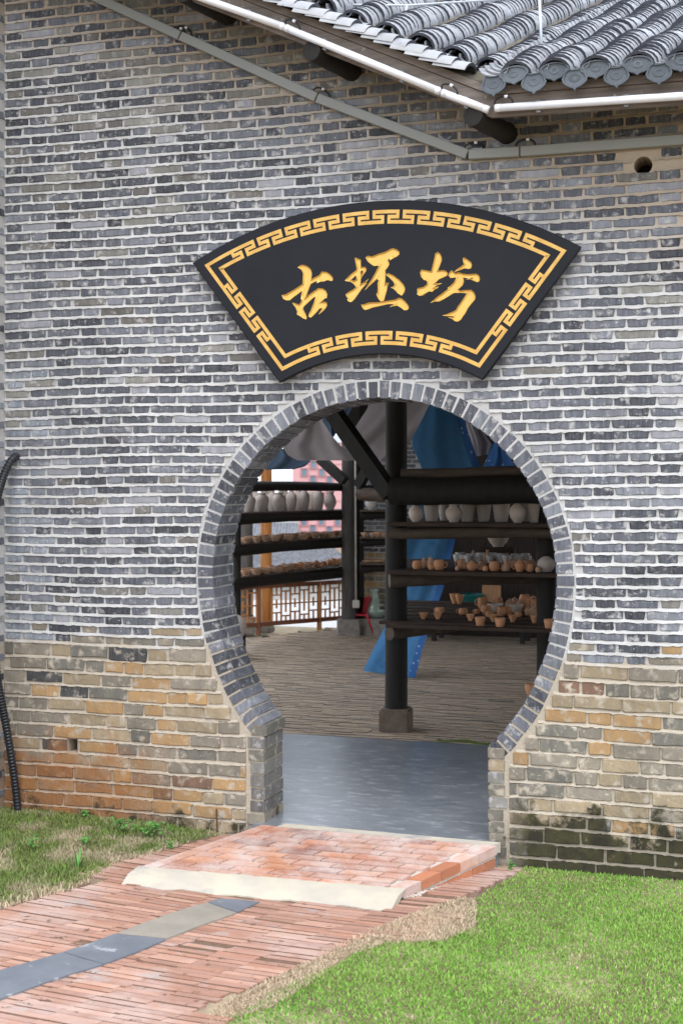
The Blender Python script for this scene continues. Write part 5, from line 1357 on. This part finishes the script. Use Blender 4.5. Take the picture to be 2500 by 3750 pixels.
# --- right rack
S5 = .5421 / FP
pl = 'on the top level of the dark rack'
for x, w_, kind, Y, h in ((410, 104, 'globe_vase', 3.2, .175), (515, 118, 'straight_vase', 3.45, .25), (608, 110, 'straight_vase', 3.75, .26), (665, 118, 'gourd_vase', 3.2, .18), (757, 115, 'straight_vase', 3.45, .26), (868, 108, 'straight_vase', 3.5, .25), (985, 132, 'straight_vase', 3.4, .29), (1097, 118, 'globe_vase', 3.2, .2), (1150, 100, 'straight_vase', 3.7, .25), (1215, 112, 'straight_vase', 3.3, .26)):
    px, _ = c5(x, 0); p = onYx(px, Y, Z1 + .001); d = proj(p)[2]; wm_ = w_ * S5 * d; r0 = {'globe_vase': .92, 'gourd_vase': .92, 'straight_vase': .77}[kind]
    put(kind, p, h, pl, wm_ / r0 / h)
pl = 'on the middle level of the dark rack'
for x, w_, h_, kind, Y in ((417, 66, 56, 'mug', 3.25), (463, 45, 78, 'lidded_jar', 3.4), (508, 50, 84, 'lidded_jar', 3.4), (512, 40, 40, 'mug', 3.2), (565, 78, 66, 'mug', 3.22), (718, 62, 66, 'mug', 3.4), (690, 36, 36, 'lidded_jar', 3.18), (788, 78, 66, 'teapot', 3.2), (842, 40, 60, 'lidded_jar', 3.3), (862, 60, 42, 'bowl', 3.75), (878, 40, 34, 'mug', 3.16),
                           (938, 74, 66, 'mug', 3.18), (1015, 62, 88, 'bottle_vase', 3.2), (1045, 62, 48, 'bowl', 3.7), (1110, 74, 84, 'teapot', 3.18), (1165, 80, 60, 'bowl', 3.55), (1180, 58, 52, 'mug', 3.2), (1235, 42, 44, 'lidded_jar', 3.12), (1288, 122, 104, 'round_jar', 3.2), (1200, 52, 60, 'cone_jar', 3.75), (1140, 52, 56, 'cone_jar', 3.8), (1075, 50, 56, 'cone_jar', 3.85)):
    px, _ = c5(x, 0); p = onYx(px, Y, Z2 + .001); d = proj(p)[2]; h = h_ * S5 * d; full = {'mug': 1.24, 'lidded_jar': .84, 'teapot': 1.2, 'bowl': 1.6, 'bottle_vase': .74, 'round_jar': 1.1, 'cone_jar': .68}[kind]
    put(kind, p, h, pl, w_ * S5 * d / full / h, rz=R(-.5, .5) + (math.pi if x in (417, 565, 938) else 0))
pl = 'in the rows at the back of the rack'
for rowi, (Y, x0, n_) in enumerate(((4.35, 688, 14), (4.7, 700, 13))):
    for k in range(n_):
        if R(0, 1) < .1: continue
        px, _ = c5(x0 + k * 37 + R(-6, 6), 0); p = onYx(px, Y + R(-.05, .05), Z2 + .001); put('white_cup' if R(0, 1) < .85 else 'bottle_vase', p, R(.062, .078), pl)
for x, h_ in ((892, .11), (795, .10)):
    px, _ = c5(x, 0); put('bottle_vase', onYx(px, 4.55, Z2 + .001), h_, pl)
jj = J(); c_ = onYx(c5(965, 0)[0], 4.86, Z2); jj.box((-.16, -.07, 0), (.16, .07, .125)); o = jj.obj('wooden_riser', WOOD_PLANK, None, loc=c_); tag(o, 'small dark wooden block under the wide bowl at the back of the rack', 'block')
put('white_bowl', c_ + Vector((0, 0, .126)), .105, '', 1.0, lab='very wide pale bowl standing high at the back of the rack')
pl = 'on the lowest level of the dark rack'
for x, y, w_, h_, kind in ((460, 1600, 64, 46, 'flared_cup'), (557, 1600, 62, 46, 'flared_cup'), (572, 1560, 66, 40, 'mug'), (728, 1568, 66, 42, 'mug'), (777, 1610, 62, 46, 'flared_cup'), (820, 1563, 42, 30, 'mug'), (885, 1560, 72, 54, 'mug'), (945, 1550, 112, 54, 'white_bowl'), (908, 1584, 60, 42, 'mug'), (932, 1618, 64, 50, 'flared_cup'),
                           (843, 1645, 76, 60, 'faceted_cup'), (1028, 1574, 62, 60, 'mug'), (1083, 1555, 108, 54, 'white_bowl'), (1062, 1620, 64, 50, 'flared_cup'), (1100, 1584, 50, 36, 'mug'), (978, 1652, 74, 60, 'faceted_cup'), (1075, 1503, 56, 52, 'lidded_jar'), (1180, 1528, 74, 70, 'teapot'), (1200, 1500, 56, 64, 'lidded_jar'),
                           (1195, 1580, 66, 84, 'bottle_vase'), (1210, 1626, 64, 52, 'flared_cup'), (1258, 1558, 104, 52, 'white_bowl'), (1265, 1592, 66, 42, 'mug'), (1295, 1506, 62, 70, 'teapot'), (1330, 1540, 50, 60, 'mug'), (1335, 1588, 44, 70, 'bottle_vase'), (1308, 1662, 72, 62, 'faceted_cup')):
    px, py = c5(x, y); p = onZ(px, py, Z3 + .001); d = proj(p)[2]; h = h_ * S5 * d
    full = {'flared_cup': 1.36, 'mug': 1.24, 'white_bowl': 2.12, 'faceted_cup': 1.2, 'lidded_jar': .84, 'teapot': 1.2, 'bottle_vase': .74}[kind]
    put(kind, p, h, pl, w_ * S5 * d / full / h, rz=R(-.5, .5))
for k in range(16):
    x = R(960, 1345) if k < 13 else R(480, 880); Y = R(3.9, 5.1); kind = random.choice(['mug', 'teapot', 'lidded_jar', 'bottle_vase', 'flared_cup', 'mug']); p = onYx(c5(x, 0)[0], Y, Z3 + .001)
    put(kind, p, R(.075, .12), pl, {'mug': .8, 'teapot': .85, 'lidded_jar': 1.0, 'bottle_vase': 1.0, 'flared_cup': .75}[kind], rz=R(-1, 1))
pl = 'on the left log shelf middle level'
for x in (255, 345, 362, 448, 505, 520, 605, 745, 760, 880, 960, 985): put('bowl', onS(c4(x, 0)[0], R(.16, .38), 1.362), R(.075, .09), pl)
pl = 'on the left log shelf lower level'
for x in (265, 300, 350, 460, 575, 600, 720, 745, 860, 985): put(random.choice(['bowl', 'mug', 'bowl']), onS(c4(x, 0)[0], R(.16, .36), .952), R(.07, .085), pl)
# pots on the floor
p = onZ(1946, 2545, 0); put('faceted_cup', p, .11, '', 1.1, lab='terracotta pot on the brick floor beside the rack post')
jj = J(); q = onZ(846, 2420, 0); jj.box((-.14, -.12, 0), (.14, .12, .24)); o = jj.obj('pot_stand', WOOD_DARK, None, loc=q); tag(o, 'dark wooden block carrying the big round jar', 'stand')
put('round_jar', q + Vector((0, 0, .241)), .33, '', 1.05, lab='big pale round jar on a dark block behind the left gate edge')

# celadon vase, red chair
b = at(1370, 2266, 18.75); b.z = .221; jj = J()
jj.lathe([(.14, 0), (.15, .01), (.19, .05), (.2, .1), (.175, .17), (.1, .225), (.07, .26), (.058, .31), (.06, .37), (.066, .40), (.058, .40), (.05, .36), (.05, .3)], 32)
b = onYx(1371, YW - .27, .221)
o = jj.obj('green_vase', CELADON, None, True, loc=b); tag(o, 'pale green glazed vase with narrow neck on the stone ledge', 'vase')
REDP = mat('red_plastic', (.55, .022, .045), (.5, .02, .04), 3, .35, .0, spec=.5)
cb = onZ(1332, 2322, 0); ch = empty('plastic_chair', cb, "small red plastic child's chair beside the grey column", 'chair')
cx = RGT * .0; ux = RGT; uy = FWD
def cp(a, b_, z): return cb + ux * a + uy * b_ + Vector((0, 0, z))
jj = J(); n_ = 6; vv = []                                     # curved backrest, seen nearly side on
for k in range(n_ + 1):
    s_ = -1 + 2 * k / n_; bulge = .02 * (1 - s_ * s_)
    for z_, x_ in ((.28, .02), (.40, .035), (.50, .055), (.535, .05)):
        vv.append(cp(x_ + bulge - .01 + .045 * s_, .02 + .13 * s_, z_ - (.02 * s_ * s_ if z_ > .5 else 0)))
back = [v_ + ux * .014 for v_ in vv]; m1 = len(vv)
ff = [(k * 4 + r, k * 4 + r + 1, (k + 1) * 4 + r + 1, (k + 1) * 4 + r) for k in range(n_) for r in range(3)]
jj.add(vv + back, ff + [tuple(i + m1 for i in q[::-1]) for q in ff] + [(k * 4 + 3, k * 4 + 3 + m1, (k + 1) * 4 + 3 + m1, (k + 1) * 4 + 3) for k in range(n_)] + [(k * 4, (k + 1) * 4, (k + 1) * 4 + m1, k * 4 + m1) for k in range(n_)])
jj.obj('backrest', REDP, ch, True)
jj = J(); jj.bar(cp(-.26, .02, .285), cp(.03, .02, .275), .27, .022); o = jj.obj('seat', REDP, ch)
for a, b_, sx in ((.03, -.10, .105), (.03, .13, .10), (-.24, -.10, -.04), (-.24, .13, -.04)):
    jj = J(); jj.tube([cp(a, b_, .30), cp(a + sx * .5, b_ * 1.05, .16), cp(a + sx, b_ * 1.1, 0)], [.022, .018, .014], 8); jj.obj('leg', REDP, ch, True)

# ------------------------------------------------------------------ railing along the terrace
RA, RBp = onZ(915, 2330, 0), onZ(1262, 2300, 0); rd = (RBp - RA).normalized(); rn = Vector((-rd.y, rd.x, 0))
def onR(px, z):
    r = ray(px, HOR); t = (RA - CAM).dot(rn) / r.dot(rn); p = CAM + r * t; return Vector((p.x, p.y, z))
rail = empty('lattice_railing', (RA + RBp) / 2, 'orange wooden lattice railing along the open terrace', 'railing')
def rbar(p, q, w_, h_, nm, m_): jj = J(); jj.bar(p, q, w_, h_); jj.obj(nm, m_, rail)
for zt, h_ in ((.685, .06), (.155, .06)):
    rbar(onR(700, zt), onR(1290, zt), .06, h_, 'rail', WOOD_RED)
PX = [700, 800, 946, 1169, 1280]
for px in PX:
    rbar(onR(px, 0), onR(px, .70), .055, .055, 'rail_post', WOOD_RED if px != 1169 else WOOD_ORANGE)
for a, b_ in ((806, 940), (996, 1164), (1174, 1275)):
    n_ = max(3, round((b_ - a) / 17)); zlo, zhi = .187, .652
    for k in range(n_ + 1):
        px = a + (b_ - a) * k / n_
        cuts = [(zlo, zhi)] if k % 4 in (0, 2) else ([(zlo, .30), (.36, .49), (.55, zhi)] if k % 4 == 1 else [(zlo, .25), (.30, .42), (.42, .60)])
        for z0, z1 in cuts: rbar(onR(px, z0), onR(px, z1), .022, .022, 'lattice_bar', WOOD_ORANGE)
        if k < n_:
            px2 = a + (b_ - a) * (k + 1) / n_
            for z_ in ([.42] + ([.30, .55] if k % 4 in (0, 1) else [.25, .60])):
                rbar(onR(px, z_), onR(px2, z_), .020, .020, 'lattice_bar', WOOD_ORANGE)

# ------------------------------------------------------------------ hanging cloths
def dots(sc, lo):
    def ex(N, L, geo, noi, mix, ramp, col):
        v = N.new('ShaderNodeTexVoronoi'); v.inputs['Scale'].default_value = sc; v.inputs['Randomness'].default_value = .55
        mp = N.new('ShaderNodeMapping'); mp.inputs['Scale'].default_value = (1, .0, 1); L.new(geo.outputs['Position'], mp.inputs[0]); L.new(mp.outputs[0], v.inputs['Vector'])
        return mix(ramp(v.outputs['Distance'], lo, lo - .06), col, (.26, .36, .5))
    return ex
BLUE = mat('indigo_cloth', (.05, .165, .33), (.062, .19, .37), 5, .95, .15, c3=(.042, .135, .27), c3scale=5, c3th=.55)
BLUED = mat('indigo_cloth_dotted', (.04, .13, .34), (.03, .10, .27), 5, .95, .1, extra=dots(15, .22))
MAUVE = mat('undyed_cloth', (.46, .415, .43), (.41, .37, .385), 3, .95, .1)
def cloth(rows, m_, label, cmap, nc=14, rip=.02, dotm=None, dcol=0):
    """rows: (xl, yl, xr, yr, depth left, depth right) from top to bottom"""
    dense = []
    for a, b_ in zip(rows[:-1], rows[1:]):
        for k in range(4): dense.append(tuple(a[i] + (b_[i] - a[i]) * k / 4 for i in range(6)))
    dense.append(rows[-1]); vv = []
    for ri, (xl, yl, xr, yr, dl, dr) in enumerate(dense):
        for k in range(nc + 1):
            t = k / nc; px, py = cmap(xl + (xr - xl) * t, yl + (yr - yl) * t)
            d = dl + (dr - dl) * t + rip * math.sin(t * 9 + ri * .25) + rip * .5 * math.sin(t * 21 + ri * .4); vv.append(at(px, py, d))
    ff = [(r * (nc + 1) + k, r * (nc + 1) + k + 1, (r + 1) * (nc + 1) + k + 1, (r + 1) * (nc + 1) + k) for r in range(len(dense) - 1) for k in range(nc)]
    mi = [1 if dotm and (q % nc) >= nc - dcol else 0 for q in range(len(ff))]
    me = mesh('hanging_cloth', vv, ff, [m_] + ([dotm] if dotm else []), mi, True); o = obj('hanging_cloth', me); tag(o, label, 'cloth', 'cloths hung in the workshop')
cloth([(400, 60, 690, 100, 13.7, 13.7), (380, 300, 755, 320, 13.8, 13.8), (385, 430, 795, 430, 13.9, 13.9), (465, 620, 868, 640, 14.0, 14.0), (430, 830, 800, 840, 14.2, 14.2), (330, 1040, 680, 1040, 14.5, 14.4), (290, 1230, 637, 1230, 14.7, 14.5),
       (270, 1400, 592, 1400, 14.9, 14.6), (215, 1620, 510, 1640, 15.1, 14.7), (130, 1790, 455, 1800, 15.2, 14.75), (52, 1950, 405, 1998, 15.3, 14.8)], BLUE, 'long blue dyed cloth hanging from the ceiling down to the floor', c5, dotm=BLUED, dcol=2)
cloth([(930, 400, 990, 440, 13.6, 13.4), (885, 520, 1050, 520, 13.6, 13.4), (855, 580, 1090, 585, 13.6, 13.4), (890, 660, 1150, 660, 13.6, 13.4)], BLUED, 'dark blue dotted cloth behind the rack beam', c5)
cloth([(725, 200, 800, 210, 14.3, 14.3), (750, 300, 860, 330, 14.3, 14.3), (785, 400, 920, 420, 14.3, 14.3), (815, 500, 905, 487, 14.3, 14.3)], MAUVE, 'pale cloth corner between the two blue cloths', c5)
cloth([(700, 200, 860, 200, 14, 14), (640, 330, 850, 320, 14, 14), (560, 450, 938, 450, 14, 14), (520, 525, 1005, 525, 14, 14), (570, 600, 1110, 600, 14, 14), (650, 640, 1185, 642, 14, 14)], MAUVE, 'pale sagging cloth with its straight hem above the railing', c4)
cloth([(470, 545, 560, 545, 14.6, 14.6), (425, 600, 700, 600, 14.6, 14.6), (400, 650, 757, 648, 14.6, 14.6), (385, 692, 705, 692, 14.6, 14.6), (380, 718, 620, 714, 14.6, 14.6)], mat('slate_blue_cloth', (.10, .15, .22), (.08, .12, .185), 4, .95, .1), 'slate blue cloth swag peeping from under the pale cloth', c4)
cloth([(1250, 100, 1790, 100, 13.2, 13.2), (1225, 206, 1716, 206, 13.2, 13.2), (1140, 340, 1650, 340, 13.2, 13.2), (1030, 486, 1570, 486, 13.2, 13.2), (1020, 525, 1545, 520, 13.2, 13.2), (1100, 600, 1480, 600, 13.2, 13.2), (1200, 642, 1400, 645, 13.2, 13.2)], MAUVE, 'pale rounded cloth hanging behind the near column', c4)
cloth([(850, 180, 1110, 180, 15, 15), (830, 300, 1045, 300, 15, 15), (880, 370, 1003, 370, 15, 15), (932, 448, 940, 450, 15, 15)], MATS['slate_blue_cloth'], 'slate blue pointed cloth above the pale sagging cloth', c4)
# things in the shade behind the rack
c_ = onYx(1760, 10.2, 0); bn = empty('work_bench', c_, 'low dark bench in the shade at the rear of the workshop', 'bench')
jj = J(); jj.box((-.7, -.25, .29), (.7, .25, .33)); o = jj.obj('bench_top', WOOD_DARK, bn); o.location = c_
for sx in (-.6, .6):
    for sy in (-.2, .2):
        jj = J(); jj.box((sx - .03, sy - .03, 0), (sx + .03, sy + .03, .29)); o = jj.obj('leg', WOOD_DARK, bn); o.location = c_
TEAL = mat('teal_plastic', (.012, .13, .12), (.01, .11, .1), 3, .4, 0)
jj = J(); jj.lathe(thick([(.14, 0), (.15, .02), (.18, .27), (.195, .28), (.195, .30)], .01), 28); q = onYx(c5(775, 0)[0], 10.2, .331); o = jj.obj('plastic_tub', TEAL, None, True, loc=q); tag(o, 'teal plastic tub on the low rear bench', 'tub')
jj = J(); q = onYx(c5(920, 0)[0], 10.25, .331); jj.box((-.125, -.02, .0), (.125, .02, .42)); o = jj.obj('pine_board', mat('pine_board', (.42, .23, .11), (.33, .17, .08), 5, .6, .15, (6, 6, .5)), None, loc=q); tag(o, 'orange pine board standing upright on the low bench', 'board')

# ------------------------------------------------------------------ view beyond the terrace
PINK = mat('pink_render', (.58, .33, .34), (.55, .31, .32), 2, .9, 0)
PGLASS = mat('window_glass', (.10, .16, .22), (.14, .2, .26), .2, .1, 0, spec=.6)
FRAMEW = mat('window_frame', (.42, .2, .21), (.4, .19, .2), 2, .7, 0)
DP = 220.0; u_ = RGT; s_ = DP / FP
def pp(px, py, d=DP): return at(px, py, d)
pb = empty('apartment_block', at(1200, 2100, DP), 'distant pink apartment block with scattered square windows', 'building')
jj = J(); a = at(1071, 1622, DP); b_ = at(1420, 1622, DP)
def slab(a, b_, z0, z1, dep, m_, nm, parent):
    jj = J(); f_ = FWD * dep; A = [Vector((p.x, p.y, z0)) for p in (a, b_, b_ + f_, a + f_)]; B = [Vector((p.x, p.y, z1)) for p in (a, b_, b_ + f_, a + f_)]
    jj.add(A + B, [(3, 2, 1, 0), (4, 5, 6, 7), (0, 1, 5, 4), (1, 2, 6, 5), (2, 3, 7, 6), (3, 0, 4, 7)]); return jj.obj(nm, m_, parent)
slab(a, b_, -14, a.z, 14, PINK, 'wall', pb)
slab(a + u_ * -.4 - FWD * .4, b_, a.z + .01, a.z + 1.3, 15, mat('pale_parapet', (.55, .58, .62), (.5, .53, .57), 2, .8, 0), 'parapet', pb)
for x, y in ((778, 675), (703, 737), (848, 740), (775, 795), (912, 800), (700, 1145), (843, 1140), (772, 1200), (907, 1210), (697, 1250), (848, 1255), (778, 1020), (703, 935), (912, 1010), (848, 935), (640, 1200), (978, 1145)):
    px, py = c4(x, y); c_ = at(px, py, DP - .12); hw, hh = .45, .56
    fr_ = J()
    for sx in (-1, 1): fr_.bar(c_ + u_ * sx * (hw + .06) - Vector((0, 0, hh + .1)), c_ + u_ * sx * (hw + .06) + Vector((0, 0, hh + .1)), .12, .25)
    for sz in (-1, 1): fr_.bar(c_ - u_ * hw + Vector((0, 0, sz * (hh + .05))), c_ + u_ * hw + Vector((0, 0, sz * (hh + .05))), .25, .1)
    o = fr_.obj('window', FRAMEW, pb)
    g_ = J(); g_.bar(c_ - u_ * hw + FWD * .06, c_ + u_ * hw + FWD * .06, .04, 2 * hh); g_.obj('pane', PGLASS, o)
for py in (1560, 1700, 1835, 1960):
    c_ = at(1071, py, DP - .03); jj = J(); jj.bar(at(1071, py, DP - .03), at(1420, py, DP - .03), .06, .10); jj.obj('floor_band', FRAMEW, pb) if py > 1625 else None
# tiled roofs of the neighbouring houses
NT = mat('house_roof_tile', (.17, .175, .19), (.12, .125, .135), 3, .7, .2, var=.25)
def house(ax, ay, bx_, by_, up, dep, d, label, wallz, rows=30, ncr=8, dd=0.0):
    """roof plane whose eave runs from pixel a to pixel b at distance d (d+dd at b), rising `up` metres over `dep` metres"""
    A = at(ax, ay, d); B = at(bx_, by_, d + dd); B.z = A.z; e_ = (B - A).normalized(); n2 = Vector((-e_.y, e_.x, 0))
    if n2.dot(FWD) < 0: n2 = -n2
    t = empty('tiled_house', Vector((A.x, A.y, wallz)), label, 'house'); L_ = (B - A).length
    rv = (n2 * dep + Vector((0, 0, up))); ru = rv.normalized(); nn = e_.cross(ru).normalized()
    if nn.z < 0: nn = -nn
    jj = J(); A2, B2 = A + n2 * .4, B + n2 * .4
    jj.add([Vector((p.x, p.y, z_)) for z_ in (wallz, A.z + .02) for p in (A2, B2, B2 + n2 * (2 * dep - .8), A2 + n2 * (2 * dep - .8))], [(3, 2, 1, 0), (4, 5, 6, 7), (0, 1, 5, 4), (1, 2, 6, 5), (2, 3, 7, 6), (3, 0, 4, 7)]); jj.obj('wall', mat('house_wall_' + str(int(d)), (.5, .5, .5), (.42, .42, .42), 3, .9, 0), t)
    jj = J(); jj.add([A, B, B + rv, A + rv, A + n2 * 2 * dep, B + n2 * 2 * dep], [(0, 1, 2, 3), (3, 2, 5, 4), (0, 3, 4), (1, 5, 2)]); o = jj.obj('roof', NT, t)
    k = int(L_ / .26); jr = J()
    for i in range(k):
        p = A + e_ * (i + .5) * L_ / k
        for q in range(ncr):
            a_ = p + rv * (q / ncr) + nn * .03; b2 = p + rv * ((q + 1.1) / ncr) + nn * .0; sx = e_ * .085
            jr.add([a_ - sx, a_ + nn * .07, a_ + sx, b2 - sx, b2 + nn * .06, b2 + sx], [(0, 1, 4, 3), (1, 2, 5, 4), (0, 2, 1)])
    tag(jr.obj('roof_tiles', NT, t), kind='stuff')
    jj = J(); jj.bar(A + rv + Vector((0, 0, .1)), B + rv + Vector((0, 0, .1)), .18, .28); jj.obj('ridge', mat('roof_ridge_' + str(int(d)), (.45, .45, .44), (.38, .38, .37), 3, .8, 0), t)
    return A, B, rv
house(780, 2150, 1360, 2135, 1.8, 5.0, 70.0, 'neighbouring house with a long grey tiled roof below the terrace', -8, ncr=24, dd=4)
house(800, 1980, 1085, 1980, 1.3, 5.0, 110.0, 'farther tiled house with pale ridge in front of the pink block', -6)
COURT = mat('courtyard_grass', (.12, .22, .05), (.2, .26, .09), 2, .9, .2)
c_ = at(1040, 2330, 24); jj = J()
ring_ = [at(px, py, d) for px, py, d in ((820, 2300, 19.0), (1300, 2300, 20.8), (1330, 2290, 22.6), (800, 2290, 22.0))]
jj.add([Vector((p.x, p.y, -.30)) for p in ring_] + [Vector((p.x, p.y, -.9)) for p in ring_], [(0, 1, 2, 3), (0, 4, 5, 1), (1, 5, 6, 2), (2, 6, 7, 3), (3, 7, 4, 0)])
o = jj.obj('lower_lawn', COURT); tag(o, 'strip of green lawn below the terrace railing', kind='structure')
ring_ = [at(px, HOR, d) for px, d in ((500, 22.0), (1700, 23.0), (1700, 30.5), (500, 30.5))]
jj = J(); jj.add([Vector((p.x, p.y, -.46)) for p in ring_] + [Vector((p.x, p.y, -3.7)) for p in ring_], [(0, 1, 2, 3), (0, 4, 5, 1), (1, 5, 6, 2), (2, 6, 7, 3), (3, 7, 4, 0)])
o = jj.obj('courtyard', mat('pale_paving', (.40, .395, .38), (.33, .325, .31), 2, .85, .1)); tag(o, 'pale paved courtyard below the terrace', kind='structure')
